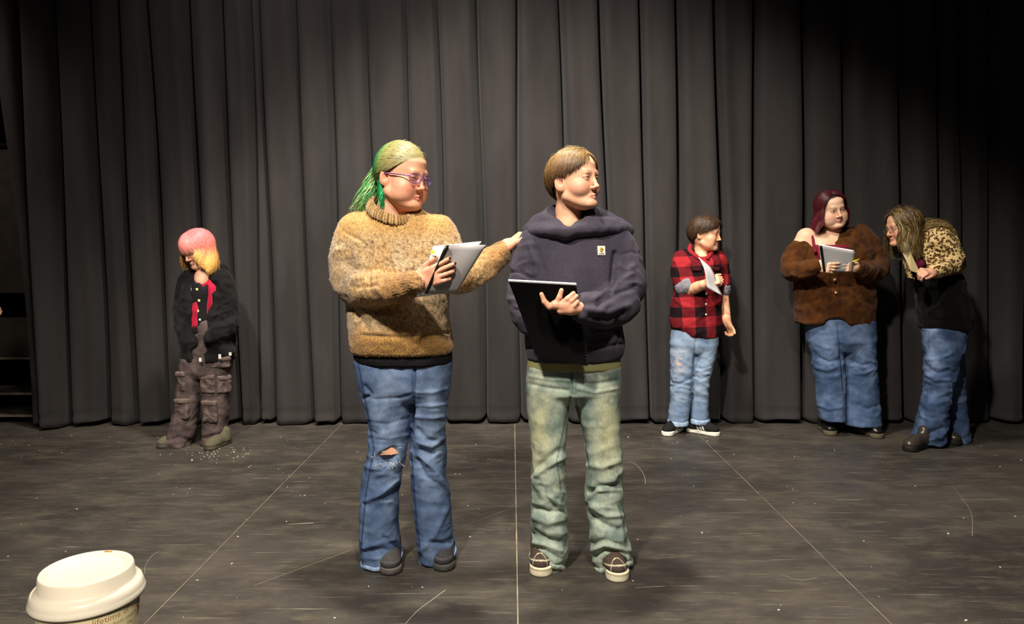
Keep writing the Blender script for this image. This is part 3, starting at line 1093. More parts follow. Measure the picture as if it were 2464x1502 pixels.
def shoe(root, ro, toe_px, heading, upper, sole, sole_h=0.026, mat_u='suede', mat_s='rubber', size=1.0, high=0.10, toe_h=1.0, wide=1.0, paint=None, name='shoe', h=0.0055):
    """toe_px = pixel where the front of the sole touches the floor; heading in degrees, 0 = towards the camera"""
    g = ground(toe_px[1])
    toe = at(toe_px[0], toe_px[1], g)
    R = rot(heading)
    o = toe - np.array([0, -0.160 * size, 0]) @ R.T
    o[2] = 0
    fu = Field((-0.07, -0.18, 0.0), (0.07, 0.12, 0.16), h)
    fu.op(ell((0.004, -0.105, sole_h + 0.012), (0.043 * wide, 0.052, 0.034 * toe_h)), 0.0)
    fu.op(ell((0.002, -0.05, sole_h + 0.02), (0.040 * wide, 0.07, 0.046)), 0.025)
    fu.op(ell((0, 0.04, sole_h + 0.02), (0.034, 0.048, 0.05)), 0.025)
    fu.op(cap((0, 0.03, sole_h + 0.02), (0, 0.042, high), 0.036, 0.036), 0.03)
    fu.op(box((0, 0, sole_h - 0.05), (0.2, 0.3, 0.05), 0.001), 0.0, cut=True)
    Vu, Fu = fu.mesh()
    Vu = relax(Vu, Fu, 2)
    fs = Field((-0.07, -0.19, -0.006), (0.07, 0.12, sole_h + 0.02), h)
    fs.op(footprint(1, 0.0, sole_h + 0.003, 0.046 * wide), 0.0)
    Vs, Fs = fs.mesh()
    Vs = relax(Vs, Fs, 1)
    cu = np.tile(C(upper), (len(Vu), 1))
    cs = np.tile(C(sole), (len(Vs), 1))
    if paint:
        cu, cs = paint(Vu, cu, Vs, cs)
    tr = lambda V: V * size @ R.T + o
    a = make_mesh(name, tr(Vu), Fu, M[mat_u], root, col=cu, origin=ro)
    make_mesh('sole', tr(Vs), Fs, M[mat_s], a, col=cs, origin=ro)
    return a, (lambda P: np.asarray(P) * size @ R.T + o)

# ------------------------------------------------------------------ garments
def garment(parts, h, rel=2):
    """parts: list of (prim, k, cut) -> mesh"""
    lo = np.min([p[0][1] for p in parts if not p[2]], 0) - 0.03
    hi = np.max([p[0][2] for p in parts if not p[2]], 0) + 0.03
    f = Field(lo, hi, h)
    for prim, k, cut in parts:
        f.op(prim, k, cut)
    V, Fq = f.mesh()
    return relax(V, Fq, rel), Fq

def limb(Y, pts, sub=3):
    """pts of (px, py, depth offset, radius) -> smooth chain of (point, radius)"""
    return smooth_chain([(at(x, y, Y + dy), r) for x, y, dy, r in pts], sub)

def limb_parts(ch, k=0.02):
    return [(cap(a[0], b[0], a[1], b[1]), k, False) for a, b in zip(ch[:-1], ch[1:])]

class Person:
    def __init__(s, label, px, foot_py, back):
        s.Y = ground(foot_py) + back
        s.loc = np.array([at(px, foot_py, s.Y)[0], s.Y, 0.0])
        s.root = tag(empty('person', s.loc), label, 'person')

    def add(s, name, V, Fq, m, col=None, parent=None, smooth=True):
        return make_mesh(name, V, Fq, M[m] if isinstance(m, str) else m, parent or s.root, col=col, smooth=smooth, origin=s.loc)

    def body(s, head, h, neck, limbs, extra=(), hands=(), hairline=None, scalp=None, nail=None, legs=None, tint=None):
        """one skin mesh: head, neck, shoulders, arms and hands"""
        pts = [head.pt(*p) for p in ((0.11, 0.13, 0.13), (-0.11, -0.14, -0.13), (0.11, -0.14, -0.13), (-0.11, 0.13, 0.13))]
        pts += [p for p, r in neck] + [p for l in limbs for p, r in l]
        for e in extra:
            pts += [np.array(e[1]), np.array(e[2])]
        for hd in hands:
            pts += [np.array(hd['W']) + q for q in (np.full(3, 0.19), np.full(3, -0.19))]
        lo, hi = np.min(pts, 0) - 0.07, np.max(pts, 0) + 0.07
        f = Field(lo, hi, h)
        head.build(f)
        chain(f, neck, 0.022)
        legs = list(legs or []) + [limbs[-1]]       # trunk and legs under the clothes stay coarse
        limbs = limbs[:-1]
        for l in limbs:
            chain(f, l, 0.012)
        for e in extra:
            f.op(e, 0.03)
        nails = []
        for hd in hands:
            hd = dict(hd)
            if 'px' in hd:
                for fn in hd['px']:
                    chain(f, fn, 0.004)
                    nails.append(fn[-1][0])
            else:
                nails += hand(f, **hd)
        V, Fq = f.mesh()
        V = relax(V, Fq, 1)
        col = head.color(V, hairline, scalp)
        if tint is not None:
            col = tint(V, col)
        if nail is not None:
            for p in nails:
                d = np.linalg.norm(V - p, axis=1)
                col = mixc(col, nail, sstep(0.0062, 0.0045, d))
        if legs:
            lp = [tube([p for p, r in l], [r for p, r in l], 12) for l in legs]
            lv, lf, _ = join_arrays(lp)
            V, Fq, col = join_arrays([(V, Fq, col), (lv, lf, head.skin)])
        o = s.add('body', V, Fq, 'skin', col)
        head.eyes(s.root, s.loc)
        return o

def side_button(p, r, n, m=12):
    """a small thick disc facing n"""
    n = unit(n)
    return tube([p, p + n * 0.003], [r, r], m)

# ================================================================== PERSON: knitted jumper, green ponytail
def person_knit():
    P = Person('person with green ponytail and purple glasses in a tan knitted jumper, reading a script', 975, 1388, 0.145)
    Y = P.Y
    J = lambda x, y, dy: at(x, y, Y + dy)
    hd = Head(J(966, 425, -0.03), 55, 8, 2, 1.03, jaw=1.12, full=1.0, chin2=1.0, skin='#e0a584', blush='#d67860', lips='#c47868',
              brow='#b08a55', browamt=0.45, eye_open=0.55, iris='#6d6a50', gaze=(0, 18))
    hl_x = [0, 30, 55, 75, 92, 120, 180]
    hl_y = [34, 26, 13, 0, -10, -32, -40]
    hairline = lambda ph: np.interp(np.abs(ph), hl_x, hl_y)
    # --- skin
    la = limb(Y, [(868, 565, 0.0, 0.05), (850, 640, -0.02, 0.045), (862, 694, -0.08, 0.038), (930, 692, -0.2, 0.036), (1003, 680, -0.285, 0.025)])
    ra = limb(Y, [(1050, 570, 0.0, 0.05), (1085, 640, -0.02, 0.045), (1105, 678, -0.06, 0.038), (1160, 640, -0.03, 0.034), (1212, 597, 0.0, 0.024)])
    neck = [(hd.pt(0, 0.02, -0.05), 0.060), (J(948, 505, 0.0), 0.062), (J(950, 560, 0.01), 0.075)]
    legs = [[(J(925, 880, 0), 0.06), (J(934, 1088, -0.033), 0.061), (J(933, 1112, -0.033), 0.060), (J(915, 1180, -0.01), 0.042), (J(920, 1340, 0.0), 0.035)],
            [(J(1036, 880, 0), 0.055), (J(1031, 1090, 0.0), 0.044), (J(1050, 1330, 0.02), 0.035)]]
    spine = [(J(950, 560, 0.01), 0.10), (J(960, 700, 0.01), 0.11), (J(970, 860, 0.0), 0.10)]
    hands = [dict(W=J(1003, 681, -0.285), d=(0.80, -0.34, 0.33), n=(0.25, 0.95, 0.1), thumb=1, curls=(16, 20, 24, 28), spread=5, S=0.98, tout=24, tcurl=(10, 15)),
             dict(W=J(1212, 598, 0.0), d=(0.80, 0.05, 0.62), n=(0.55, 0.15, -0.8), thumb=-1, curls=(8, 14, 22, 26), spread=4, S=1.02, tout=30, tcurl=(8, 12))]
    def tint(V, c):
        m = sstep(0.14, 0.02, np.minimum(np.linalg.norm(V - J(1030, 668, -0.33), axis=1), np.linalg.norm(V - J(1245, 565, 0.05), axis=1)))
        return mixc(c, C('#dd9a80'), 0.45 * m)
    P.body(hd, 0.0025, neck, [la, ra, spine], hands=hands, hairline=hairline, scalp=C('#7c7344'), nail=C('#241d22'), legs=legs, tint=tint)

    # --- jumper
    body = loft(rows_px([(502, 890, 1012, 0.03, 0.07), (516, 872, 1034, 0.015, 0.092), (534, 854, 1052, 0.0, 0.110), (554, 840, 1066, 0.0, 0.124), (590, 832, 1080, 0.0, 0.140),
                         (640, 836, 1083, -0.005, 0.152), (700, 840, 1081, -0.01, 0.158), (750, 838, 1079, -0.01, 0.160), (790, 841, 1084, -0.01, 0.160),
                         (815, 844, 1089, -0.01, 0.158), (835, 846, 1091, -0.01, 0.150), (848, 850, 1089, -0.01, 0.142)], Y), 2.4, 0.012)
    ls = limb(Y, [(862, 562, 0.0, 0.085), (843, 625, -0.02, 0.074), (848, 684, -0.075, 0.066), (900, 698, -0.17, 0.058), (955, 692, -0.24, 0.050), (1003, 682, -0.288, 0.044)])
    rs = limb(Y, [(1052, 565, 0.0, 0.080), (1075, 625, -0.02, 0.068), (1098, 668, -0.06, 0.056), (1150, 650, -0.04, 0.050), (1190, 622, -0.015, 0.043), (1212, 600, 0.0, 0.036)])
    V, F = garment([(body, 0, False)] + limb_parts(ls, 0.022) + limb_parts(rs, 0.022) +
                   [(ell(J(952, 500, -0.035), (0.084, 0.085, 0.055)), 0.012, True)], 0.0054)
    px, py = proj(V)
    lsp, rsp = np.array([q[0] for q in ls]), np.array([q[0] for q in rs])
    def along(ch):
        d = np.linalg.norm(V[:, None] - ch[None], axis=2)
        return d.min(1), d.argmin(1) / (len(ch) - 1)
    dl, tl = along(lsp)
    dr, tr_ = along(rsp)
    sl = sstep(0.105, 0.085, dl) * sstep(0.12, 0.2, tl)
    sr = sstep(0.095, 0.075, dr) * sstep(0.15, 0.25, tr_)
    slv = np.maximum(sl, sr)
    V = wrinkle(V, F, 0.006, (5, 5, 9), 3, weight=0.4 + 0.6 * slv)
    V = wrinkle(V, F, 0.0022, (38, 38, 38), 5, ridged=False)
    V = creases(V, F, [([(893, 585), (890, 640), (885, 690)], 5, -0.012), ([(835, 562), (862, 575), (893, 602)], 3, -0.005),
                       ([(850, 672), (880, 668), (915, 662)], 6, 0.006), ([(845, 690), (875, 690), (905, 686)], 5, -0.006),
                       ([(848, 745), (870, 770), (880, 790)], 7, -0.008), ([(855, 735), (890, 755), (950, 762)], 8, 0.006),
                       ([(870, 808), (960, 812), (1080, 800)], 4, -0.006), ([(1100, 705), (1150, 690), (1190, 660)], 6, 0.004)])
    N = tri_normals(V, F)
    # ribbing on hem and cuffs
    px, py = proj(V)
    hemw = sstep(806, 814, py) * (1 - slv)
    angc = np.arctan2(V[:, 1] - Y, V[:, 0] - J(967, 830, 0)[0])
    cuff = np.maximum(sl * sstep(0.84, 0.88, tl), sr * sstep(0.84, 0.88, tr_))
    ax1 = unit(lsp[-1] - lsp[-4])
    rel = V - lsp[-1]
    e1 = np.cross(ax1, [0, 0, 1.0]); e1 /= np.linalg.norm(e1)
    e2 = np.cross(ax1, e1)
    an1 = np.arctan2(rel @ e1, rel @ e2)
    V = V + N * (0.0022 * np.sin(angc * 110) * hemw + 0.0020 * np.sin(an1 * 30) * cuff - 0.004 * cuff)[:, None]
    # yarn colours: ochre shoulders and hem, pale marl in the middle
    och, pale, brn, gry = C('#af8750'), C('#bca684'), C('#6c5237'), C('#86735a')
    n1, n2 = fbm(V * 85, 2), fbm(V * 9 + 4, 2)
    mid = sstep(540, 600, py) * sstep(820, 770, py)
    col = mixc(np.tile(och, (len(V), 1)), pale, mid * (0.65 + 0.5 * n2) * (1 - slv * 0.6))
    col = mixc(col, gry, sl * sstep(0.15, 0.3, tl) * sstep(0.62, 0.45, tl) * (0.8 + 0.4 * n2))
    col = mixc(col, brn, np.clip(0.14 + 0.8 * n1, 0, 0.75) * (0.45 + 0.75 * mid))
    col = mixc(col, C('#96693a'), slv * sstep(0.55, 0.8, np.maximum(tl * sl, tr_ * sr)) * 0.55)
    col = mixc(col, C('#a0743a'), hemw * 0.6)
    col = mixc(col, brn * 0.7, np.maximum(hemw * 0.25 * (np.sin(angc * 110) < -0.2), cuff * 0.5 * (np.sin(an1 * 30) < -0.2)))
    jum = P.add('jumper', V, F, 'wool', col)
    # loose wool fibres standing off the knit
    rg = np.random.default_rng(3)
    pick = rg.integers(0, len(V), 15000)
    p0, nn = V[pick], tri_normals(V, F)[pick]
    dirv = nn + rg.normal(size=nn.shape) * 0.75
    dirv /= np.linalg.norm(dirv, axis=1)[:, None]
    side = np.cross(dirv, rg.normal(size=nn.shape))
    side /= np.linalg.norm(side, axis=1)[:, None]
    ln = rg.uniform(0.003, 0.009, len(p0))[:, None]
    a, b, c = p0 - side * 0.0004, p0 + side * 0.0004, p0 + dirv * ln
    fv = np.stack([a, b, c], 1).reshape(-1, 3)
    fz = P.add('wool_fuzz', fv, np.arange(len(fv)).reshape(-1, 3), 'wool', np.repeat(mixc(col[pick], pale, np.full(len(p0), 0.4)), 3, 0), parent=jum, smooth=False)
    fz['kind'] = 'stuff'
    # ribbed crew collar
    th = np.linspace(0, 2 * np.pi, 73)[:-1]
    cc = J(950, 506, -0.020)
    ring = np.stack([cc[0] + 0.092 * np.cos(th), cc[1] + 0.082 * np.sin(th), cc[2] + 0.034 * np.sin(th) - 0.018 * np.cos(th) + 0.003], 1)
    nU, nV_ = 216, 12
    th = np.linspace(0, 2 * np.pi, nU, endpoint=False)
    ang = np.linspace(0, 2 * np.pi, nV_, endpoint=False)
    cen = np.stack([cc[0] + 0.096 * np.cos(th), cc[1] + 0.094 * np.sin(th), cc[2] + 0.046 * np.sin(th) - 0.022 * np.cos(th) + 0.008], 1)
    rad = np.stack([np.cos(th), np.sin(th), 0 * th], 1)
    rr = 1 + 0.10 * np.sign(np.sin(th * 54))
    Vc = cen[:, None] + (rad[:, None] * np.cos(ang)[None, :, None] * 0.011 + np.array([0, 0, 0.021]) * np.sin(ang)[None, :, None]
                         - rad[:, None] * np.sin(ang)[None, :, None] * 0.010) * rr[:, None, None]
    i, j = np.arange(nU)[:, None], np.arange(nV_)[None]
    Fc = np.stack([i * nV_ + j, ((i + 1) % nU) * nV_ + j, ((i + 1) % nU) * nV_ + (j + 1) % nV_, i * nV_ + (j + 1) % nV_], 2).reshape(-1, 4)
    ccol = np.repeat(np.where((np.sin(th * 54) > 0)[:, None], C('#a98a5c'), C('#74542f')), nV_, 0)
    P.add('collar', Vc.reshape(-1, 3), Fc, 'wool', ccol, parent=jum)

    # --- black tee below the hem
    V, F = garment([(loft(rows_px([(830, 856, 1084, 0, 0.135), (856, 853, 1088, 0, 0.140), (872, 862, 1087, 0, 0.136)], Y), 2.4, 0.006), 0, False)], 0.006)
    V = wrinkle(V, F, 0.004, (8, 8, 3), 2)
    P.add('tee_shirt', V, F, 'cotton', C('#1b1a1c'))

    # --- flared blue jeans with a torn knee
    hip = loft(rows_px([(850, 856, 1086, 0.0, 0.125), (890, 858, 1086, 0.005, 0.132), (930, 868, 1081, 0.005, 0.125), (960, 880, 1072, 0.005, 0.10)], Y), 2.4, 0.02)
    ll = loft(rows_px([(870, 854, 1000, 0.0, 0.115), (946, 869, 999, 0.0, 0.108), (1023, 889, 988, -0.01, 0.088), (1081, 887, 977, -0.02, 0.080), (1110, 882, 972, -0.02, 0.078),
                       (1139, 875, 966, -0.02, 0.078), (1197, 867, 960, -0.01, 0.082), (1255, 865, 958, -0.01, 0.088), (1312, 867, 964, -0.015, 0.092), (1348, 871, 966, -0.02, 0.092)], Y), 2.2, 0.006)
    rl = loft(rows_px([(869, 990, 1088, 0.01, 0.115), (946, 995, 1080, 0.01, 0.108), (1023, 990, 1072, 0.01, 0.090), (1081, 988, 1072, 0.01, 0.082), (1139, 990, 1075, 0.01, 0.080),
                       (1197, 994, 1082, 0.02, 0.084), (1255, 999, 1087, 0.02, 0.090), (1312, 1006, 1093, 0.02, 0.098), (1340, 1010, 1096, 0.02, 0.100)], Y), 2.2, 0.006)
    kc = J(938, 1105, -0.105)
    V, F = garment([(hip, 0, False), (ll, 0.018, False), (rl, 0.012, False),
                    (cap(J(902, 1106, -0.107), J(965, 1090, -0.104), 0.020, 0.026), 0.002, True),
                    (cap(J(925, 1110, -0.108), J(952, 1096, -0.112), 0.040, 0.040), 0.002, True)], 0.0054)
    px, py = proj(V)
    kn = np.exp(-((py - 1110) / 90) ** 2) + 0.8 * sstep(1250, 1330, py)
    V = wrinkle(V, F, 0.0075, (7, 7, 15), 8, weight=0.35 + 0.65 * np.clip(kn, 0, 1))
    V = creases(V, F, [([(878, 955), (905, 962), (960, 958), (990, 950)], 4, -0.004), ([(880, 1015), (930, 1022), (985, 1005)], 4, -0.004), ([(895, 1050), (940, 1055), (985, 1045)], 4, 0.004),
                       ([(1001, 945), (1040, 945), (1075, 935)], 4, 0.004), ([(1001, 975), (1040, 978), (1075, 972)], 4, 0.005), ([(1001, 1003), (1040, 1006), (1072, 1003)], 4, 0.006),
                       ([(880, 1205), (915, 1190), (955, 1155)], 6, 0.010), ([(925, 1200), (950, 1190), (960, 1175)], 7, -0.010),
                       ([(1012, 1085), (1040, 1095), (1070, 1070)], 8, -0.012), ([(1005, 1110), (1025, 1150), (1045, 1160)], 7, -0.010), ([(1010, 1095), (1045, 1130), (1080, 1185)], 6, 0.010),
                       ([(1005, 1035), (1030, 1060), (1050, 1062)], 6, -0.008), ([(1005, 1065), (1040, 1075), (1068, 1055)], 5, 0.006),
                       ([(925, 1295), (945, 1310), (960, 1320)], 7, -0.010), ([(880, 1330), (920, 1322), (955, 1328)], 5, -0.007), ([(875, 1318), (915, 1308), (950, 1300)], 5, 0.006),
                       ([(1035, 1305), (1065, 1310), (1090, 1300)], 7, -0.010), ([(1015, 1325), (1045, 1290), (1080, 1215)], 7, 0.008),
                       ([(878, 930), (895, 950), (875, 960)], 5, -0.006), ([(893, 1040), (905, 1045), (890, 1055)], 5, -0.006), ([(998, 875), (996, 960), (988, 1080)], 4, -0.010),
                       ([(875, 1120), (905, 1130), (945, 1122)], 6, 0.007)])
    px, py = proj(V)
    n1 = fbm(V * 14, 3)
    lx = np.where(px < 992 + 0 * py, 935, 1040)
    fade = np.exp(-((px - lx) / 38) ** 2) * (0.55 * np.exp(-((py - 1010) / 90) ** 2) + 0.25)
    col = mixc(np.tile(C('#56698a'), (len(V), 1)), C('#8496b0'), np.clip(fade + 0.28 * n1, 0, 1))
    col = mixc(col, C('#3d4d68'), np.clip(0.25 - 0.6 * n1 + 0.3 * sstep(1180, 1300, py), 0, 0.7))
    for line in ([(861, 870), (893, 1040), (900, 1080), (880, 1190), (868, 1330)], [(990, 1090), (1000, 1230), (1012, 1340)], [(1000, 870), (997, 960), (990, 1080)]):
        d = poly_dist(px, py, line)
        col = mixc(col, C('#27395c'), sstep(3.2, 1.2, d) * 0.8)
    hemd = np.where(px < 985, py - (1358 - (px - 872) * 0.24), py - (1352 - (px - 1010) * 0.30))
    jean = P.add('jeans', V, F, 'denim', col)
    # pale frayed hems
    for (xl, xr, yl, yr, dy) in ((870, 967, 1352, 1336, -0.018), (1009, 1097, 1344, 1326, 0.022)):
        c = J((xl + xr) / 2, (yl + yr) / 2, dy)
        aw = (xr - xl) / 2 / pxm(Y)
        th = np.linspace(0, 2 * np.pi, 61)
        cx = np.stack([c[0] + (aw + 0.001) * np.cos(th), c[1] + 0.094 * np.sin(th), c[2] - (yr - yl) / 2 / pxm(Y) * np.cos(th) + 0.004 * np.sin(th * 5)], 1)
        hv, hf = tube(cx, 0.0075, 8, (0.6, 1.2))
        P.add('hem', hv, hf, 'denim', mixc(np.tile(C('#9fb2c8'), (len(hv), 1)), C('#54719c'), 0.5 + 0.6 * fbm(hv * 90, 2)), parent=jean)
    # frayed white threads across the torn knee
    rg = np.random.default_rng(9)
    th_ = []
    for q in range(22):
        t = rg.uniform(0, 1)
        a = J(898 + 66 * t + rg.normal(0, 2), (1092 - 12 * t if q % 3 == 0 else 1117 - 12 * t + 6 * math.sin(t * 3.1)) + rg.normal(0, 2), -0.103)
        b = a + np.array([rg.uniform(-0.02, 0.03), rg.uniform(-0.004, 0.002), rg.uniform(-0.022, 0.006)])
        th_.append(tube(smooth_pts([a, (a + b) / 2 + rg.normal(0, 0.003, 3), b]), 0.0008, 4))
    v, ff, _ = join_arrays(th_)
    tag(P.add('frayed_threads', v, ff, 'cotton', C('#d8cdb8'), parent=jean), kind='stuff')
    kp = [tube([J(900, 1103, -0.085), J(935, 1102, -0.093), J(968, 1092, -0.085)], [0.02, 0.027, 0.02], 12)]

    # --- shoes
    def paint(Vu, cu, Vs, cs):
        cu = mixc(cu, C('#2a2728'), sstep(0.02, -0.02, Vu[:, 1] + 0.09) * 0.0 + (Vu[:, 2] < 0.045) * 0.5)
        cu = mixc(cu, C('#5a5654'), (np.abs(Vu[:, 2] - 0.052) < 0.003) * 0.5)
        cs = mixc(cs, C('#262424'), (Vs[:, 2] < 0.012) * 0.7)
        return cu, cs
    shoe(P.root, P.loc, (935, 1387), 6, '#474444', '#57524d', 0.026, 'suede', 'rubber', 0.98, paint=paint, h=0.004)
    shoe(P.root, P.loc, (1064, 1378), 4, '#3a3839', '#45423f', 0.026, 'suede', 'rubber', 0.98, paint=paint, h=0.004)

    # --- hair pulled back to a tie, then a wavy ponytail
    rg = np.random.default_rng(11)
    n = 4200
    ph = rg.uniform(-150, 150, n)
    la_ = hairline(ph) + np.abs(rg.normal(0, 1, n)) * rg.choice([2, 6, 12, 20], n, p=[0.3, 0.3, 0.2, 0.2])
    la_ = np.minimum(la_, 88)
    u0 = uvec(ph, la_)
    u1 = uvec(180 + rg.normal(0, 5, n), -6 + rg.normal(0, 5, n))
    Pp = scalp_paths(hd, u0, u1, 0.06 + 0.05 * rg.random(n), 8, 0.05)
    Lc = hd.loc(Pp.reshape(-1, 3))
    gsel = sstep(0.035, 0.075, Lc[:, 1]) * sstep(-0.03, 0.02, Lc[:, 2]) * sstep(0.02, -0.03, Lc[:, 0])
    col = mixc(np.tile(C('#7d7546'), (len(Lc), 1)), C('#958a5c'), 0.5 + 0.5 * np.repeat(rg.normal(0, 0.6, n), 8))
    col = mixc(col, C('#7f8f48'), sstep(0.0, 0.05, Lc[:, 1]) * 0.75)
    col = mixc(col, C('#12854c'), gsel * 0.92)
    col = mixc(col, C('#5a6034'), sstep(0.03, -0.02, Lc[:, 2]) * 0.6)
    cap_m = strand_mesh(Pp, taper(8, 0.0015), col.reshape(n, 8, 3))
    n = 520
    tie = hd.pt(-0.012, 0.104, 0.012)
    st = tie + rg.normal(0, 0.011, (n, 3))
    p0 = np.stack([st + (np.array([0.016, 0.0, 0.01])), st], 1)
    Pq = fall_paths(p0, rg.uniform(0.10, 0.205, n), 12, wave=0.016, rng=rg, pull=np.stack([rg.normal(-0.36, 0.13, n), rg.normal(-0.05, 0.1, n), 0 * rg.normal(size=n)], 1), freq=0.55)
    pc = np.where(rg.random(n)[:, None] < 0.45, C('#4f8f4e'), np.where(rg.random(n)[:, None] < 0.5, C('#a6ab6c'), C('#2f9a58')))
    t = np.linspace(0, 1, 14)
    pcol = mixc(np.repeat(pc[:, None], 14, 1), C('#7fae6a'), np.tile(t * 0.5, (n, 1)))
    tail_m = strand_mesh(Pq, taper(14, 0.0019), pcol)
    # loose green lock below the ear and wisps beside the chin
    n = 120
    st = hd.pt(-0.066, 0.032, -0.04) + rg.normal(0, 0.005, (n, 3))
    Pl = fall_paths(np.stack([st + [0, 0, 0.02], st], 1), rg.uniform(0.05, 0.095, n), 7, wave=0.004, rng=rg)
    lock = strand_mesh(Pl, taper(9, 0.0014), np.tile(C('#35b06a'), (n, 9, 1)))
    n = 90
    st = hd.pt(0.066, -0.005, -0.03) + rg.normal(0, 0.006, (n, 3))
    Pl = fall_paths(np.stack([st + [0, 0, 0.02], st], 1), rg.uniform(0.11, 0.16, n), 8, wave=0.012, rng=rg, pull=np.array([0.12, -0.05, 0]))
    lock2 = strand_mesh(Pl, taper(10, 0.0013), np.tile(C('#7fae5e'), (n, 10, 1)))
    n = 60
    u0 = uvec(rg.uniform(-180, 180, n), rg.uniform(40, 80, n))
    fl = scalp_paths(hd, u0, u0 + rg.normal(0, 0.22, (n, 3)), rg.uniform(0.08, 0.14, n), 7, 0.05)
    fly = strand_mesh(fl, taper(7, 0.00045), np.tile(C('#cfc59a'), (n, 7, 1)))
    v, ff, cc_ = join_arrays([cap_m, tail_m, lock, lock2, fly])
    hair = P.add('hair', v, ff, 'hair', cc_)
    th = np.linspace(0, 2 * np.pi, 25)
    tv, tf = tube(tie + 0.0165 * np.stack([0 * th, np.cos(th), np.sin(th)], 1) @ rot(25, 0, 0).T, 0.004, 8)
    P.add('hair_tie', tv, tf, 'cotton', C('#b8b8a0'), parent=hair)

    # --- purple glasses
    fr = []
    def lensring(sx):
        th = np.linspace(0, 2 * np.pi, 41)
        x = 0.0240 * np.sign(np.cos(th)) * np.abs(np.cos(th)) ** 0.75
        z = 0.0185 * np.sign(np.sin(th)) * np.abs(np.sin(th)) ** 0.75
        return np.stack([sx * 0.0325 + x, -0.1075 + 0.012 * ((np.abs(sx * 0.0325 + x)) / 0.06) ** 2 * 1.0, -0.003 + z], 1)
    T = lambda L: np.asarray(L) @ hd.R.T * hd.s + hd.c
    for sx in (-1, 1):
        fr.append(tube(T(lensring(sx)), 0.0013, 8))
        fr.append(tube(T([(sx * 0.056, -0.099, 0.003), (sx * 0.066, -0.080, 0.004), (sx * 0.078, -0.02, 0.004), (sx * 0.080, 0.012, 0.0), (sx * 0.079, 0.03, -0.02)]), 0.0019, 8))
    fr.append(tube(T([(-0.009, -0.1075, -0.002), (0, -0.1105, 0.001), (0.009, -0.1075, -0.002)]), 0.0021, 8))
    v, ff, _ = join_arrays(fr)
    gl = P.add('glasses', v, ff, 'gloss', C('#5e3a86'))
    gl['label'] = 'purple plastic spectacle frames'
    for sx in (-1, 1):
        r = T(lensring(sx))[:-1]
        c = r.mean(0)
        n_ = unit(hd.R @ np.array([0, -1, 0]))
        lv = np.concatenate([[c + n_ * 0.0008], r, [c - n_ * 0.0008]])
        m = len(r)
        lf = [(0, k + 1, (k + 1) % m + 1) for k in range(m)] + [(m + 1, (k + 1) % m + 1, k + 1) for k in range(m)]
        P.add('lens', lv, np.array(lf), GLASS, parent=gl)
    return P, hd

def smooth_pts(pts, sub=4):
    return np.array([q[0] for q in smooth_chain([(p, 0) for p in pts], sub)])

def lens_mat():
    m = bpy.data.materials.new('spectacle_glass')
    m.use_nodes = True
    nt = m.node_tree
    nt.nodes.clear()
    out = nt.nodes.new('ShaderNodeOutputMaterial')
    tr = nt.nodes.new('ShaderNodeBsdfTransparent')
    tr.inputs[0].default_value = (0.96, 0.94, 0.98, 1)
    gl = nt.nodes.new('ShaderNodeBsdfGlossy')
    gl.inputs['Roughness'].default_value = 0.05
    mx = nt.nodes.new('ShaderNodeMixShader')
    mx.inputs[0].default_value = 0.08
    nt.links.new(tr.outputs[0], mx.inputs[1])
    nt.links.new(gl.outputs[0], mx.inputs[2])
    nt.links.new(mx.outputs[0], out.inputs[0])
    return m
GLASS = lens_mat()

knit, knit_head = person_knit()

def bound_script(name, label, Y, cover, pages, spine_w, cover_col, group=None, band='#15120f', th=0.003, page_th=0.006, tab=None):
    """a bound script: cover corners (tl, tr, br, bl) and page-block corners as (px, py, dy)"""
    c = [at(x, y, Y + dy) for x, y, dy in cover]
    p = [at(x, y, Y + dy) for x, y, dy in pages]
    o = np.mean(c, 0)
    n = unit(np.cross(c[1] - c[0], c[3] - c[0]))
    if n[1] > 0:
        n = -n
    root = tag(empty(name, o), label, 'script', group)
    def sheet(nm, q, t, off, m, col, nu=14, nv=10, bow=0.0, parent=root):
        u, v = np.meshgrid(np.linspace(0, 1, nu), np.linspace(0, 1, nv), indexing='ij')
        u, v = u.ravel()[:, None], v.ravel()[:, None]
        S = (q[0] * (1 - u) + q[1] * u) * (1 - v) + (q[3] * (1 - u) + q[2] * u) * v
        S = S + n * (off + bow * np.sin(u * np.pi * 1.6) * (1 - v) ** 1.2)
        i, j = np.meshgrid(np.arange(nu - 1), np.arange(nv - 1), indexing='ij')
        i, j = i.ravel(), j.ravel()
        f = np.stack([i * nv + j, i * nv + j + 1, (i + 1) * nv + j + 1, (i + 1) * nv + j], 1)
        m_ = len(S)
        rim = list(range(0, nv)) + [i_ * nv + nv - 1 for i_ in range(1, nu)] + [(nu - 1) * nv + k for k in range(nv - 2, -1, -1)] + [i_ * nv for i_ in range(nu - 2, 0, -1)]
        rim = np.array(rim)
        r2 = np.roll(rim, -1)
        F = np.concatenate([f, f[:, ::-1] + m_, np.stack([rim, rim + m_, r2 + m_, r2], 1)])
        return make_mesh(nm, np.concatenate([S + n * t / 2, S - n * t / 2]), F, M[m], parent, col=C(col), origin=o, smooth=True)
    cv = sheet('cover', c, th, 0.004, 'cover', cover_col, bow=-0.010 if tab else -0.004)
    sheet('pages', p, page_th, -0.006, 'paper', '#efe9ef', bow=0.004)
    e = [c[0], c[0] + (c[1] - c[0]) * spine_w, c[3] + (c[2] - c[3]) * spine_w, c[3]]
    sheet('spine_band', e, th * 1.6, 0.006, 'cover', band, 3, 8)
    if tab:
        t = at(tab[0], tab[1], Y + tab[2])
        v, f = boxm(t, (0.006, 0.002, 0.006))
        make_mesh('sticky_tab', v, f, M['paper'], root, col=C('#e6d92a'), origin=o, smooth=False)
    return root

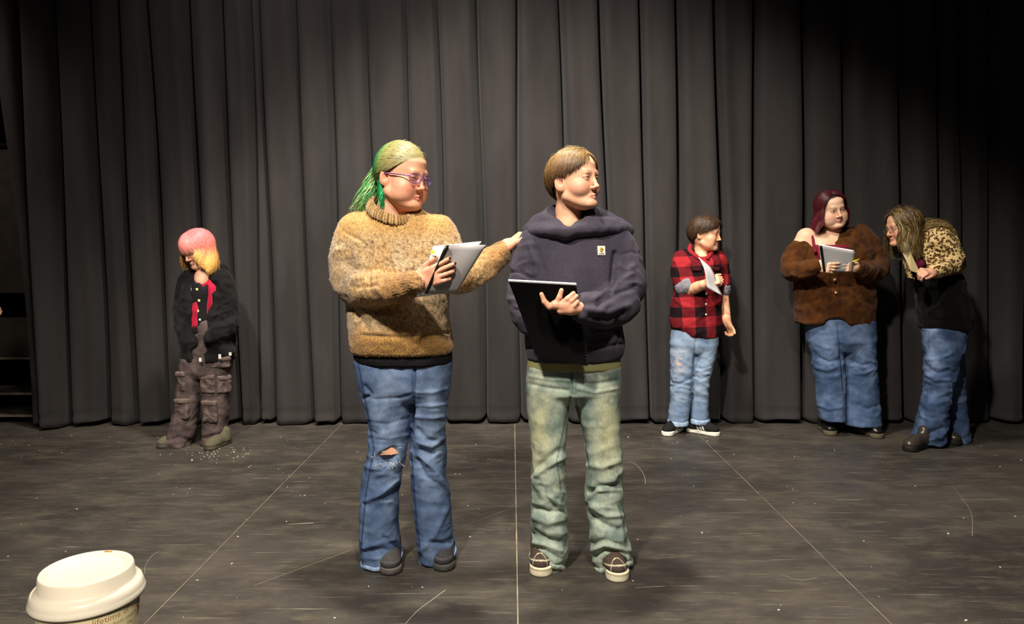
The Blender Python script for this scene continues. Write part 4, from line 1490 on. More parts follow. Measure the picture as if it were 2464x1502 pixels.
bound_script('script_booklet', 'grey covered script with black spine and yellow tab held by the person in tan jumper', knit.Y,
             [(1070, 590, -0.318), (1166, 588, -0.250), (1096, 706, -0.240), (1020, 706, -0.325)],
             [(1045, 593, -0.308), (1160, 582, -0.238), (1095, 704, -0.228), (1003, 716, -0.312)], 0.09, '#aaa5a3', tab=(1041, 607, -0.318))

# ================================================================== PERSON: navy hoodie, green-tinted jeans
def person_hoodie():
    P = Person('person with short brown hair in a dark hooded sweatshirt and greenish wide jeans, looking aside', 1390, 1398, 0.165)
    Y = P.Y
    J = lambda x, y, dy: at(x, y, Y + dy)
    hd = Head(J(1379, 437, -0.02), 49, -5, 1, 0.985, jaw=0.94, full=0.0, skin='#e4b08e', blush='#dc8a70', lips='#c98577', brow='#8a6640',
              browamt=0.6, eye_open=0.85, iris='#5c5040', gaze=(4, 3))
    hairline = lambda ph: np.interp(np.abs(ph), [0, 25, 45, 65, 85, 110, 140, 180], [46, 42, 22, 8, -8, -28, -52, -58])
    la = limb(Y, [(1285, 590, 0, 0.045), (1262, 670, -0.03, 0.042), (1268, 745, -0.09, 0.036), (1300, 775, -0.14, 0.03)])
    ra = limb(Y, [(1470, 590, 0, 0.045), (1495, 660, -0.02, 0.042), (1497, 722, -0.08, 0.036), (1440, 742, -0.20, 0.032), (1392, 740, -0.275, 0.026)])
    neck = [(hd.pt(0, 0.02, -0.05), 0.047), (J(1368, 505, 0.01), 0.047), (J(1368, 548, 0.01), 0.052), (J(1370, 590, 0.01), 0.07)]
    spine = [(J(1372, 580, 0.01), 0.09), (J(1378, 720, 0.01), 0.10), (J(1380, 880, 0.0), 0.09)]
    # hand spread under the open script, fingers fanned
    D0 = -0.300
    pal = (J(1350, 738, D0), 0.017)
    fingers = [
        [(J(1394, 741, -0.272), 0.025), (J(1372, 744, D0 + 0.004), 0.022), pal],
        [(J(1366, 735, D0), 0.019), (J(1335, 734, D0), 0.017)],
        [(J(1348, 748, D0), 0.013), (J(1366, 747, D0), 0.015)],
        [(J(1322, 738, D0), 0.0125), (J(1310, 726, D0 - 0.002), 0.0098), (J(1303, 708, D0 - 0.004), 0.0078)],
        [(J(1338, 732, D0), 0.0125), (J(1346, 716, D0 - 0.006), 0.0098), (J(1351, 699, D0 - 0.006), 0.0082)],
        [(J(1352, 732, D0), 0.0125), (J(1366, 719, D0 - 0.008), 0.0096), (J(1380, 706, D0 - 0.004), 0.0080)],
        [(J(1362, 736, D0), 0.0120), (J(1374, 725, D0 - 0.009), 0.0094), (J(1387, 713, D0 - 0.004), 0.0078)],
        [(J(1366, 744, D0), 0.0120), (J(1380, 736, D0 - 0.009), 0.0092), (J(1390, 726, D0 - 0.004), 0.0076)]]
    def tint(V, c):
        return mixc(c, C('#cf8a70'), 0.5 * sstep(0.13, 0.03, np.linalg.norm(V - J(1345, 728, D0), axis=1)))
    P.body(hd, 0.0025, neck, [la, ra, spine], hands=[dict(W=J(1350, 738, D0), px=fingers)], hairline=hairline, scalp=C('#4e3822'),
           legs=[[(J(1325, 880, 0), 0.055), (J(1322, 1130, 0), 0.04), (J(1318, 1340, 0), 0.032)], [(J(1435, 880, 0), 0.055), (J(1455, 1130, 0), 0.04), (J(1475, 1350, 0), 0.032)]], tint=tint)

    # --- hooded sweatshirt
    body = loft(rows_px([(538, 1306, 1436, 0.01, 0.085), (552, 1284, 1466, 0.0, 0.102), (576, 1268, 1488, 0, 0.118), (620, 1262, 1488, 0, 0.130), (680, 1264, 1486, -0.005, 0.136),
                         (760, 1264, 1492, -0.01, 0.142), (810, 1263, 1500, -0.01, 0.148), (832, 1264, 1502, -0.01, 0.146), (850, 1266, 1500, -0.01, 0.136), (864, 1268, 1490, -0.01, 0.132)], Y), 2.5, 0.014)
    ls = limb(Y, [(1292, 585, 0, 0.074), (1278, 640, -0.02, 0.066), (1264, 700, -0.05, 0.060), (1272, 755, -0.09, 0.056), (1300, 782, -0.13, 0.050)])
    rs = limb(Y, [(1468, 580, 0, 0.082), (1492, 640, -0.01, 0.076), (1503, 690, -0.04, 0.070), (1492, 728, -0.09, 0.068), (1450, 745, -0.175, 0.058), (1416, 742, -0.235, 0.045), (1401, 741, -0.262, 0.037)])
    V, F = garment([(body, 0, False)] + limb_parts(ls, 0.025) + limb_parts(rs, 0.025) + [(ell(J(1366, 530, -0.04), (0.056, 0.075, 0.06)), 0.01, True)], 0.0054)
    px, py = proj(V)
    rsp = np.array([q[0] for q in rs])
    lsp = np.array([q[0] for q in ls])
    dl = np.min(np.linalg.norm(V[:, None] - lsp[None, 2:], axis=2), 1)
    dr = np.min(np.linalg.norm(V[:, None] - rsp[None, 2:], axis=2), 1)
    slv = sstep(0.11, 0.08, np.minimum(dl, dr))
    V = wrinkle(V, F, 0.010, (6, 6, 9), 4, weight=0.25 + 0.75 * slv)
    V = creases(V, F, [([(1228, 655), (1255, 655), (1290, 675)], 3, -0.006), ([(1480, 610), (1476, 660), (1470, 700)], 6, -0.014), ([(1495, 615), (1520, 605), (1530, 610)], 3, -0.004),
                       ([(1255, 655), (1275, 670), (1290, 668)], 5, -0.008), ([(1275, 590), (1290, 640), (1290, 680)], 7, 0.008), ([(1290, 600), (1310, 650), (1320, 690)], 6, -0.005),
                       ([(1430, 720), (1470, 690), (1520, 660)], 7, 0.010), ([(1440, 735), (1485, 705), (1528, 690)], 6, -0.010), ([(1415, 745), (1460, 752), (1510, 735)], 7, 0.008),
                       ([(1420, 765), (1470, 770), (1500, 755)], 7, -0.008), ([(1490, 640), (1510, 650), (1525, 640)], 6, 0.006), ([(1265, 835), (1375, 848), (1500, 828)], 4, -0.008),
                       ([(1230, 720), (1255, 725), (1270, 710)], 6, 0.008), ([(1235, 745), (1262, 750), (1285, 735)], 5, -0.008), ([(1425, 800), (1470, 795), (1485, 812)], 9, 0.008),
                       ([(1484, 775), (1486, 800), (1486, 840)], 4, -0.006)])
    n1 = fbm(V * 7, 2)
    col = mixc(np.tile(C('#39353f'), (len(V), 1)), C('#454049'), 0.5 + n1)
    hood_shirt = P.add('hooded_sweatshirt', V, F, 'fleece', col)
    # the hood lying round the neck and over one shoulder
    hA = limb(Y, [(1372, 520, 0.10, 0.040), (1338, 515, 0.085, 0.034), (1324, 520, 0.03, 0.020), (1328, 532, -0.045, 0.014), (1346, 548, -0.095, 0.011), (1368, 562, -0.122, 0.009)])
    hB = limb(Y, [(1372, 520, 0.10, 0.040), (1420, 522, 0.08, 0.036), (1428, 520, 0.02, 0.024), (1414, 534, -0.055, 0.016), (1392, 552, -0.10, 0.011), (1366, 563, -0.124, 0.008)])
    hC = limb(Y, [(1400, 535, 0.085, 0.040), (1450, 536, 0.065, 0.036), (1490, 547, 0.03, 0.022), (1512, 555, 0.0, 0.009)])
    hD = limb(Y, [(1380, 556, -0.118, 0.012), (1425, 545, -0.095, 0.020), (1468, 546, -0.05, 0.024), (1512, 555, -0.005, 0.009)])
    hE = limb(Y, [(1275, 552, 0.0, 0.012), (1300, 535, 0.02, 0.022), (1325, 530, 0.05, 0.030)])
    hF = limb(Y, [(1290, 556, -0.05, 0.010), (1325, 556, -0.09, 0.014), (1366, 564, -0.125, 0.010)])
    V, F = garment(limb_parts(hA) + limb_parts(hB) + limb_parts(hC, 0.03) + limb_parts(hD, 0.03) + limb_parts(hE, 0.03) + limb_parts(hF, 0.03)
                   + [(ell(J(1430, 548, 0.0), (0.075, 0.075, 0.018)), 0.03, False), (ell(J(1372, 556, 0.0), (0.15, 0.118, 0.026)), 0.04, False), (ell(J(1366, 545, -0.07), (0.030, 0.062, 0.045)), 0.012, True), (ell(J(1368, 535, 0.0), (0.058, 0.062, 0.08)), 0.012, True)], 0.0054)
    V = wrinkle(V, F, 0.006, (8, 8, 10), 6)
    P.add('hood', V, F, 'fleece', mixc(np.tile(C('#39353f'), (len(V), 1)), C('#454049'), 0.5 + fbm(V * 9, 2)), parent=hood_shirt)
    # small woven label on the chest
    c = J(1447, 603, -0.115)
    nrm = unit((0.38, -1, 0.12))
    ux = unit(np.cross((0, 0, 1), nrm)); uz = np.cross(nrm, ux)
    Rl = np.stack([ux, uz, nrm], 1)
    s_ = 1 / pxm(Y)
    v, f = boxm(c, (9.5 * s_, 10.5 * s_, 0.0015), Rl)
    lb = P.add('chest_label', v, f, 'cotton', C('#e6e0d2'), parent=hood_shirt, smooth=False)
    th = np.linspace(0.5, 5.2, 16)
    pts = c + nrm * 0.0022 + (np.cos(th) * 3.4 * s_)[:, None] * ux + (np.sin(th) * 4.0 * s_ + 1.8 * s_)[:, None] * uz
    v1 = tube(pts, 1.5 * s_, 6)
    v2 = tube([c + nrm * 0.0022 + (-1 * ux + 3.4 * uz) * s_, c + nrm * 0.0022 + (3.6 * ux + 1.5 * uz) * s_], 1.6 * s_, 6)
    v, f, _ = join_arrays([v1, v2])
    P.add('hood_emblem', v, f, 'cotton', C('#c79a3c'), parent=lb).name = 'label_emblem'
    v, f = boxm(c + nrm * 0.0018 - uz * 7.2 * s_, (7 * s_, 0.9 * s_, 0.0006), Rl)
    P.add('label_print', v, f, 'cotton', C('#7d7466'), parent=lb, smooth=False)

    # --- olive tee below
    V, F = garment([(loft(rows_px([(840, 1275, 1488, 0, 0.128), (866, 1270, 1490, 0, 0.132), (884, 1269, 1492, 0, 0.132)], Y), 2.5, 0.006), 0, False)], 0.006)
    V = wrinkle(V, F, 0.006, (9, 9, 3), 12)
    P.add('tee_shirt', V, F, 'cotton', C('#8d8a5c'))

    # --- wide faded jeans
    hip = loft(rows_px([(868, 1270, 1490, 0.0, 0.126), (900, 1268, 1492, 0.005, 0.132), (940, 1268, 1492, 0.005, 0.125), (965, 1290, 1470, 0.005, 0.09)], Y), 2.5, 0.02)
    ll = loft(rows_px([(880, 1270, 1378, 0.0, 0.12), (926, 1267, 1374, 0, 0.116), (983, 1268, 1368, 0, 0.108), (1040, 1275, 1364, -0.005, 0.098), (1097, 1281, 1360, -0.015, 0.090), (1146, 1281, 1357, -0.02, 0.086),
                       (1192, 1280, 1362, -0.015, 0.088), (1249, 1280, 1365, -0.01, 0.092), (1306, 1284, 1365, -0.01, 0.098), (1332, 1276, 1364, -0.01, 0.096), (1362, 1276, 1358, 0.0, 0.096)], Y), 2.3, 0.006)
    rl = loft(rows_px([(880, 1374, 1492, 0.0, 0.12), (926, 1378, 1492, 0, 0.116), (983, 1385, 1491, 0, 0.108), (1040, 1404, 1492, -0.005, 0.098), (1097, 1413, 1496, -0.015, 0.090), (1146, 1414, 1500, -0.02, 0.086),
                       (1192, 1409, 1497, -0.015, 0.088), (1230, 1415, 1499, -0.015, 0.090), (1287, 1419, 1510, -0.02, 0.096), (1325, 1422, 1519, -0.015, 0.096), (1362, 1430, 1520, -0.01, 0.096)], Y), 2.3, 0.006)
    cuts = []
    for toe in ((1298, 1390), (1489, 1403)):
        T_ = at(toe[0], toe[1], ground(toe[1]))
        cuts.append((cap(T_ + [0, -0.02, 0.02], T_ + [0, 0.085, 0.030], 0.05, 0.050), 0.012, True))
    V, F = garment([(hip, 0, False), (ll, 0.012, False), (rl, 0.012, False)] + cuts, 0.0054)
    px, py = proj(V)
    w = sstep(1040, 1140, py)
    V = wrinkle(V, F, 0.0105, (6, 6, 12), 15, weight=0.2 + 0.6 * w)
    V = creases(V, F, [([(1283, 1150), (1300, 1135), (1335, 1112), (1358, 1100)], 6, 0.010), ([(1290, 1128), (1320, 1105), (1345, 1085)], 8, -0.008), ([(1283, 1160), (1310, 1190), (1350, 1215)], 7, 0.009),
                       ([(1283, 1223), (1320, 1234), (1362, 1232)], 7, -0.014), ([(1285, 1245), (1320, 1258), (1355, 1250)], 8, 0.008), ([(1285, 1280), (1315, 1298), (1345, 1305)], 7, -0.012),
                       ([(1280, 1320), (1310, 1325), (1345, 1345)], 6, -0.010), ([(1280, 1305), (1310, 1310), (1350, 1325)], 6, 0.008), ([(1300, 1170), (1318, 1200), (1335, 1222)], 6, -0.007),
                       ([(1415, 1185), (1440, 1172), (1492, 1172)], 7, -0.015), ([(1413, 1205), (1435, 1180), (1490, 1178)], 5, 0.010), ([(1470, 1130), (1490, 1150), (1494, 1165)], 7, -0.008),
                       ([(1420, 1240), (1450, 1262), (1490, 1275)], 8, -0.013), ([(1425, 1220), (1460, 1242), (1495, 1240)], 7, 0.010), ([(1425, 1310), (1460, 1300), (1505, 1320)], 7, -0.010),
                       ([(1430, 1340), (1455, 1325), (1510, 1335)], 6, -0.011), ([(1425, 1325), (1455, 1312), (1515, 1325)], 5, 0.008), ([(1415, 1120), (1450, 1125), (1490, 1110)], 7, 0.007),
                       ([(1275, 925), (1320, 935), (1368, 940)], 4, -0.005), ([(1275, 905), (1320, 912), (1370, 915)], 4, 0.004), ([(1385, 920), (1430, 925), (1485, 915)], 4, -0.005),
                       ([(1390, 935), (1430, 945), (1485, 935)], 4, 0.004), ([(1376, 885), (1376, 940), (1372, 970)], 3, -0.006), ([(1385, 890), (1380, 945)], 3, 0.004)])
    px, py = proj(V)
    n1, n2 = fbm(V * 16, 3), fbm(V * 60, 2)
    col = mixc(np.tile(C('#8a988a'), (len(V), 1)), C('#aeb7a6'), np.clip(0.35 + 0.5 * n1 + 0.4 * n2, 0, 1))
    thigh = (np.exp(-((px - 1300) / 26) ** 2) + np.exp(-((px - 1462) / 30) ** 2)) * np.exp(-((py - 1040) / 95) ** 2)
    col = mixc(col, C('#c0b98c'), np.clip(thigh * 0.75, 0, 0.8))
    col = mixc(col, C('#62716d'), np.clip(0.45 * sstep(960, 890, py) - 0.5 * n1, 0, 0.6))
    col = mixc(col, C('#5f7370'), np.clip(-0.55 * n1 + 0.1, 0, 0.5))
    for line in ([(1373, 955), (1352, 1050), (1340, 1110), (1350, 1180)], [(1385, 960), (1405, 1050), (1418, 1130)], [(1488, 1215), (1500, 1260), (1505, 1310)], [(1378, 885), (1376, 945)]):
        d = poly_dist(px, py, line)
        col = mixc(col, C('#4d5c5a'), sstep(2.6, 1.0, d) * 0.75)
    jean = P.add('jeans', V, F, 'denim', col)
    for (xl, xr, yl, yr, dy) in ((1274, 1362, 1342, 1368, -0.012), (1428, 1521, 1372, 1352, -0.026)):
        c = J((xl + xr) / 2, (yl + yr) / 2 - 2, dy)
        aw = (xr - xl) / 2 / pxm(Y)
        th = np.linspace(0, 2 * np.pi, 61)
        cx = np.stack([c[0] + aw * np.cos(th), c[1] + 0.097 * np.sin(th), c[2] - (yr - yl) / 2 / pxm(Y) * np.cos(th) + 0.035 * np.clip(-np.sin(th), 0, 1) ** 1.5 + 0.003 * np.sin(th * 6)], 1)
        hv, hf = tube(cx, 0.0090, 8, (0.6, 1.2))
        P.add('hem', hv, hf, 'denim', mixc(np.tile(C('#c2c7b4'), (len(hv), 1)), C('#71837f'), 0.5 + 0.7 * fbm(hv * 90, 2)), parent=jean)

    # --- brown skate shoes with thick cream soles
    def paint(Vu, cu, Vs, cs):
        x, y, z = Vu.T
        st = np.minimum(np.abs(z - 0.052 + 0.25 * (y + 0.10)), np.abs(y + 0.118 + 0.9 * x * x / 0.03))
        cu = mixc(cu, C('#cfc2a4'), sstep(0.0030, 0.0018, st) * (y < -0.06))
        cs = mixc(cs, C('#8a6d45'), sstep(0.0035, 0.002, np.abs(Vs[:, 2] - 0.029)) * 0.8)
        return cu, cs
    for toe, hdg in (((1298, 1390), -3), ((1489, 1403), 7)):
        sh, tr = shoe(P.root, P.loc, toe, hdg, '#4d4038', '#e2d7b8', 0.034, 'suede', 'rubber', 0.98, 0.09, 0.95, 1.02, paint=paint, h=0.004)
        for q in range(3):
            yy = -0.085 + 0.020 * q
            lv, lf = tube(tr([(-0.022, yy + 0.004, 0.072 + 0.006 * q), (0, yy, 0.080 + 0.006 * q), (0.022, yy + 0.004, 0.072 + 0.006 * q)]), 0.003, 6)
            P.add('lace', lv, lf, 'cotton', C('#5a4d44'), parent=sh)

    # --- short parted hair
    rg = np.random.default_rng(31)
    n = 4200
    sgn = rg.choice([-1, 1], n)
    ph = rg.uniform(28, 180, n)
    t = np.clip((ph - 28) / 150 + rg.normal(0, 0.12, n), 0, 1)
    u0 = uvec(np.where(t < 0.55, 0, 180) + rg.normal(8, 3, n), np.where(t < 0.55, 52 + t / 0.55 * 38, 90 - (t - 0.55) * 40))
    lam = np.interp(ph, [28, 45, 60, 75, 95, 115, 140, 180], [24, 12, 4, 0, -4, -20, -46, -54])
    u1 = uvec(ph * sgn, lam + rg.normal(0, 3.5, n) + rg.exponential(10, n) * (rg.random(n) < 0.5))
    Pp = scalp_paths(hd, u0, u1, 0.07 + 0.07 * rg.random(n) ** 1.5, 9, 0.03)
    tt = np.linspace(0, 1, 9)
    col = mixc(np.tile(C('#a5834f'), (n, 9, 1)), C('#4a3220'), np.clip(tt[None] * 1.15 - 0.12 + rg.normal(0, 0.12, n)[:, None], 0, 1))  # lighter roots: the sheen on the crown is painted into the strands
    capm = strand_mesh(Pp, taper(9, 0.0015, 0.3), col)
    n = 46
    u0 = uvec(rg.normal(-4, 5, n), rg.uniform(48, 60, n))
    u1 = uvec(rg.normal(-26, 6, n), rg.normal(20, 4, n))
    fr = strand_mesh(scalp_paths(hd, u0, u1, rg.uniform(0.05, 0.11, n), 8, 0.04), taper(8, 0.0012, 0.3), np.tile(C('#a9854f'), (n, 8, 1)))
    n = 90
    u0 = uvec(rg.uniform(-180, 180, n), rg.uniform(55, 88, n))
    fly = strand_mesh(scalp_paths(hd, u0, u0 + rg.normal(0, 0.3, (n, 3)), rg.uniform(0.10, 0.19, n), 7, 0.05), taper(7, 0.00045), np.tile(C('#b79a6a'), (n, 7, 1)))
    v, ff, cc_ = join_arrays([capm, fr, fly])
    P.add('hair', v, ff, 'hair', cc_)
    return P, hd

hoodie, hoodie_head = person_hoodie()

# open black script in the hoodie wearer's hands: cover towards the floor, pages up, coil at one side
def coil_script():
    Y = hoodie.Y
    q = [at(x, y, Y + d) for x, y, d in ((1224, 677, -0.305), (1387, 686, -0.295), (1414, 880, -0.185), (1288, 852, -0.185))]
    o = np.mean(q, 0)
    n = unit(np.cross(q[1] - q[0], q[3] - q[0]))
    if n[1] > 0:
        n = -n
    r = tag(empty('coil_bound_script', o), 'black covered coil-bound script held open by the person in dark hooded sweatshirt', 'script')
    # the cover bends a little below the middle
    def sheet(nm, off, th, m, col, grow=0.0, bend=0.02):
        nu, nv = 10, 16
        u, v = np.meshgrid(np.linspace(0, 1, nu), np.linspace(-grow, 1, nv), indexing='ij')
        u, v = u.ravel()[:, None], v.ravel()[:, None]
        S = (q[0] * (1 - u) + q[1] * u) * (1 - v) + (q[3] * (1 - u) + q[2] * u) * v
        S = S + n * (off + bend * np.sin(np.clip(v, 0, 1) * np.pi) * -0.6)
        i, j = np.meshgrid(np.arange(nu - 1), np.arange(nv - 1), indexing='ij')
        i, j = i.ravel(), j.ravel()
        f = np.stack([i * nv + j, i * nv + j + 1, (i + 1) * nv + j + 1, (i + 1) * nv + j], 1)
        k = len(S)
        rim = np.array(list(range(0, nv)) + [a * nv + nv - 1 for a in range(1, nu)] + [(nu - 1) * nv + a for a in range(nv - 2, -1, -1)] + [a * nv for a in range(nu - 2, 0, -1)])
        r2 = np.roll(rim, -1)
        F = np.concatenate([f, f[:, ::-1] + k, np.stack([rim, rim + k, r2 + k, r2], 1)])
        return make_mesh(nm, np.concatenate([S + n * th / 2, S - n * th / 2]), F, M[m], r, col=C(col), origin=o, smooth=False)
    sheet('cover', 0.004, 0.002, 'cotton', '#0d0c0c')
    sheet('pages', -0.004, 0.009, 'paper', '#f0ecea', 0.012)
    for k in range(26):
        t = (k + 0.5) / 26
        c = q[1] * (1 - t) + q[2] * t - n * 0.012 * math.sin(t * math.pi)
        ax_ = unit(q[2] - q[1])
        e1 = unit(np.cross(ax_, n))
        th = np.linspace(0, 2 * np.pi, 13)
        pts = c + 0.0075 * (np.cos(th)[:, None] * n + np.sin(th)[:, None] * e1)
        v, f = tube(pts, 0.0010, 5)
        make_mesh('coil_ring', v, f, M['gloss'], r, col=C('#2a2826'), origin=o)
    return r
coil_script()

# ================================================================== the four people near the curtain
HB, HG = 0.0040, 0.0075            # voxel sizes for skin and cloth of the more distant figures

def long_hair(P, hd, rg, n, part, phi_rng, lam_end, fall, cols, layer=(0.08, 0.07), wave=0.012, pull=None, w=0.0019, m1=7, m2=8, out=0.0, tipmix=0.0, freq=1.2, sgn_p=0.5, drop=0.6):
    """hair parted along the crown that hangs past the jaw"""
    sg = np.where(rg.random(n) < sgn_p, -1, 1)
    ph = rg.uniform(*phi_rng, n)
    t = np.clip((ph - phi_rng[0]) / (180 - phi_rng[0]) + rg.normal(0, 0.12, n), 0, 1)
    u0 = uvec(np.where(t < 0.55, 0, 180) + part + rg.normal(0, 3, n), np.where(t < 0.55, 55 + t / 0.55 * 35, 90 - (t - 0.55) * 40))
    u1 = uvec(ph * sg, np.interp(ph, lam_end[0], lam_end[1]) + rg.normal(0, 3, n))
    S = scalp_paths(hd, u0, u1, layer[0] + layer[1] * rg.random(n), m1, 0.03)
    ln = np.interp(ph, fall[0], fall[1]) * rg.uniform(0.75, 1.08, n)
    o = hd.R @ np.stack([np.sin(np.radians(ph * sg)), -np.cos(np.radians(ph * sg)), 0 * ph]) 
    pl = o.T * out + (0 if pull is None else pull)
    Q = fall_paths(S, ln, m2, wave=wave, rng=rg, pull=pl, freq=freq, drop=drop)
    m = m1 + m2
    tt = np.linspace(0, 1, m)
    c = cols(n, m, tt, rg)
    return strand_mesh(Q, taper(m, w), c)

# ------------------------------------------------------------------ pink and yellow hair, black zip jacket, cargo trousers
def person_cargo():
    P = Person('person with pink and yellow hair, black zip jacket and brown cargo trousers, hands in pockets', 478, 1080, 0.14)
    Y = P.Y
    J = lambda x, y, dy: at(x, y, Y + dy)
    hd = Head(J(477, 598, -0.04), -30, 24, -4, 0.98, jaw=0.95, skin='#e8b394', blush='#d98f78', lips='#b06a60', brow='#7a5a40', eye_open=0.3, gaze=(0, 25))
    hairline = lambda ph: np.interp(np.abs(ph), [0, 30, 60, 90, 130, 180], [30, 25, 10, -10, -40, -50])
    la = limb(Y, [(452, 665, 0.02, 0.042), (440, 730, 0.03, 0.038), (445, 785, -0.03, 0.030), (456, 812, -0.06, 0.026)])
    ra = limb(Y, [(535, 665, 0.0, 0.042), (548, 735, 0.0, 0.038), (545, 780, -0.06, 0.034), (510, 800, -0.11, 0.03)])
    neck = [(hd.pt(0, 0.02, -0.05), 0.046), (J(491, 645, 0.01), 0.044), (J(490, 680, -0.01), 0.055)]
    spine = [(J(490, 680, -0.005), 0.07), (J(490, 760, 0.005), 0.08), (J(490, 840, 0.01), 0.07)]
    P.body(hd, HB, neck, [la, ra, spine], extra=[ell(J(487, 672, -0.045), (0.05, 0.045, 0.06))], hairline=hairline, scalp=C('#d88a76'))
    # black buttoned top
    V, F = garment([(loft(rows_px([(680, 468, 515, -0.02, 0.082), (705, 462, 520, -0.01, 0.10), (740, 462, 520, 0, 0.105), (790, 462, 522, 0, 0.105)], Y), 2.3, 0.006), 0, False),
                    (ell(J(486, 676, -0.11), (0.026, 0.05, 0.050)), 0.008, True)], HG)
    top = P.add('buttoned_top', wrinkle(V, F, 0.004, (9, 9, 9), 3), F, 'cotton', C('#1d1b1d'))
    for x, y in ((474, 697), (479, 724), (476, 749)):
        v, f = side_button(J(x, y, -0.108), 0.010, (-0.3, -1, 0.1))
        b = P.add('button', v, f, 'gloss', C('#d8c98a'), parent=top)
    v, f = side_button(J(481, 770, -0.112), 0.0085, (-0.3, -1, 0.1))
    P.add('button', v, f, 'gloss', C('#d9d3c8'), parent=top)
    # red shirt worn open under the jacket
    red = loft(rows_px([(652, 470, 522, 0.03, 0.06), (668, 455, 538, 0.02, 0.085), (690, 450, 545, 0.01, 0.106), (740, 447, 545, 0.005, 0.116), (798, 447, 545, 0.005, 0.120)], Y), 2.3, 0.008)
    V, F = garment([(red, 0, False), (cap(J(489, 640, -0.13), J(488, 690, -0.135), 0.050, 0.054), 0.004, True), (cap(J(488, 690, -0.135), J(490, 810, -0.14), 0.054, 0.062), 0.004, True),
                    (ell(J(492, 650, 0.0), (0.055, 0.06, 0.06)), 0.01, True)], 0.005)
    V = wrinkle(V, F, 0.004, (9, 9, 9), 9)
    px, py = proj(V)
    col = mixc(np.tile(C('#a81f38'), (len(V), 1)), C('#d8ccc8'), np.exp(-((px - 461) / 5) ** 2 - ((py - 700) / 9) ** 2))
    col = mixc(col, C('#1c1416'), np.maximum(np.exp(-((px - 459) / 6) ** 2 - ((py - 714) / 6) ** 2), sstep(780, 790, py)))
    P.add('red_shirt', V, F, 'cotton', col)
    # zip jacket, open at the front, hood behind
    bodyj = loft(rows_px([(652, 465, 530, 0.05, 0.06), (664, 450, 546, 0.03, 0.09), (690, 442, 553, 0.02, 0.115), (740, 438, 556, 0.01, 0.132), (800, 436, 562, 0.01, 0.142), (840, 438, 566, 0.01, 0.146), (866, 442, 562, 0.01, 0.142)], Y), 2.3, 0.01)
    op = [(cap(J(486, 640, -0.135), J(483, 700, -0.135), 0.082, 0.076), 0.006, True), (cap(J(483, 700, -0.135), J(476, 790, -0.145), 0.076, 0.064), 0.006, True),
          (cap(J(476, 790, -0.145), J(470, 890, -0.15), 0.064, 0.050), 0.006, True), (cap(J(492, 640, 0.0), J(492, 668, 0.0), 0.055, 0.05), 0.012, True)]
    ls = limb(Y, [(455, 672, 0.02, 0.060), (442, 725, 0.03, 0.056), (444, 785, -0.03, 0.052), (462, 822, -0.09, 0.046)])
    rs = limb(Y, [(534, 672, 0.0, 0.066), (548, 730, 0.0, 0.062), (550, 780, -0.05, 0.060), (525, 805, -0.11, 0.052), (506, 812, -0.14, 0.038)])
    V, F = garment([(bodyj, 0, False)] + op + limb_parts(ls, 0.02) + limb_parts(rs, 0.02) + [(cap(J(515, 825, -0.11), J(545, 845, -0.06), 0.045, 0.05), 0.03, False)], HG)
    V = wrinkle(V, F, 0.009, (8, 8, 11), 21)
    V = creases(V, F, [([(515, 760), (535, 752), (558, 745)], 4, 0.008), ([(515, 775), (540, 768), (562, 760)], 4, -0.008), ([(512, 790), (538, 785), (560, 778)], 4, 0.008),
                       ([(520, 740), (540, 730), (556, 722)], 4, 0.007), ([(500, 775), (512, 800), (528, 825)], 3, 0.006), ([(540, 668), (538, 720), (520, 770)], 4, -0.008)])
    jk = P.add('zip_jacket', V, F, 'fleece', mixc(np.tile(C('#151414'), (len(V), 1)), C('#201e1e'), 0.5 + fbm(V * 12, 2)))
    hv, hf = garment(limb_parts(limb(Y, [(520, 645, 0.02, 0.018), (538, 650, 0.05, 0.034), (515, 652, 0.10, 0.042), (475, 655, 0.09, 0.038), (462, 660, 0.03, 0.016)]), 0.02), HG)
    P.add('hood', wrinkle(hv, hf, 0.006, (9, 9, 9), 2), hf, 'fleece', C('#181717'), parent=jk)
    for x, y, hh in ((482, 866, 0.012), (529, 858, 0.014), (554, 852, 0.010)):
        v, f = boxm(J(x, y, -0.15 if x < 500 else -0.14), (0.008, 0.003, hh))
        P.add('cord_end', v, f, 'cotton', C('#c9c4ba'), parent=jk, smooth=False)
    # cargo trousers
    hip = loft(rows_px([(765, 468, 525, 0.0, 0.10), (800, 462, 536, 0.0, 0.108), (850, 450, 550, 0, 0.112), (895, 440, 556, 0, 0.112), (910, 450, 545, 0, 0.09)], Y), 2.3, 0.02)
    ll = loft(rows_px([(860, 440, 496, -0.01, 0.11), (905, 432, 488, -0.01, 0.10), (950, 427, 482, -0.02, 0.092), (1000, 419, 476, -0.03, 0.088), (1040, 405, 467, -0.04, 0.09), (1072, 395, 458, -0.05, 0.095)], Y), 2.3, 0.006)
    rl = loft(rows_px([(860, 490, 557, 0, 0.11), (905, 488, 555, 0, 0.10), (950, 486, 552, -0.005, 0.092), (1000, 489, 548, -0.005, 0.088), (1045, 489, 541, -0.01, 0.09), (1074, 489, 538, -0.02, 0.095)], Y), 2.3, 0.006)
    V, F = garment([(hip, 0, False), (ll, 0.012, False), (rl, 0.012, False)], HG)
    px, py = proj(V)
    V = wrinkle(V, F, 0.010, (7, 7, 12), 25, weight=0.5 + 0.5 * sstep(1010, 1060, py))
    V = creases(V, F, [([(440, 880), (430, 960), (420, 1040)], 3, -0.004), ([(475, 800), (473, 850), (470, 890)], 3, -0.005), ([(400, 1060), (430, 1052), (458, 1060)], 4, -0.008), ([(492, 1055), (515, 1050), (538, 1060)], 4, -0.008)])
    tr = P.add('cargo_trousers', V, F, 'cotton', mixc(np.tile(C('#574a47'), (len(V), 1)), C('#463b3a'), 0.5 + fbm(V * 15, 3)))
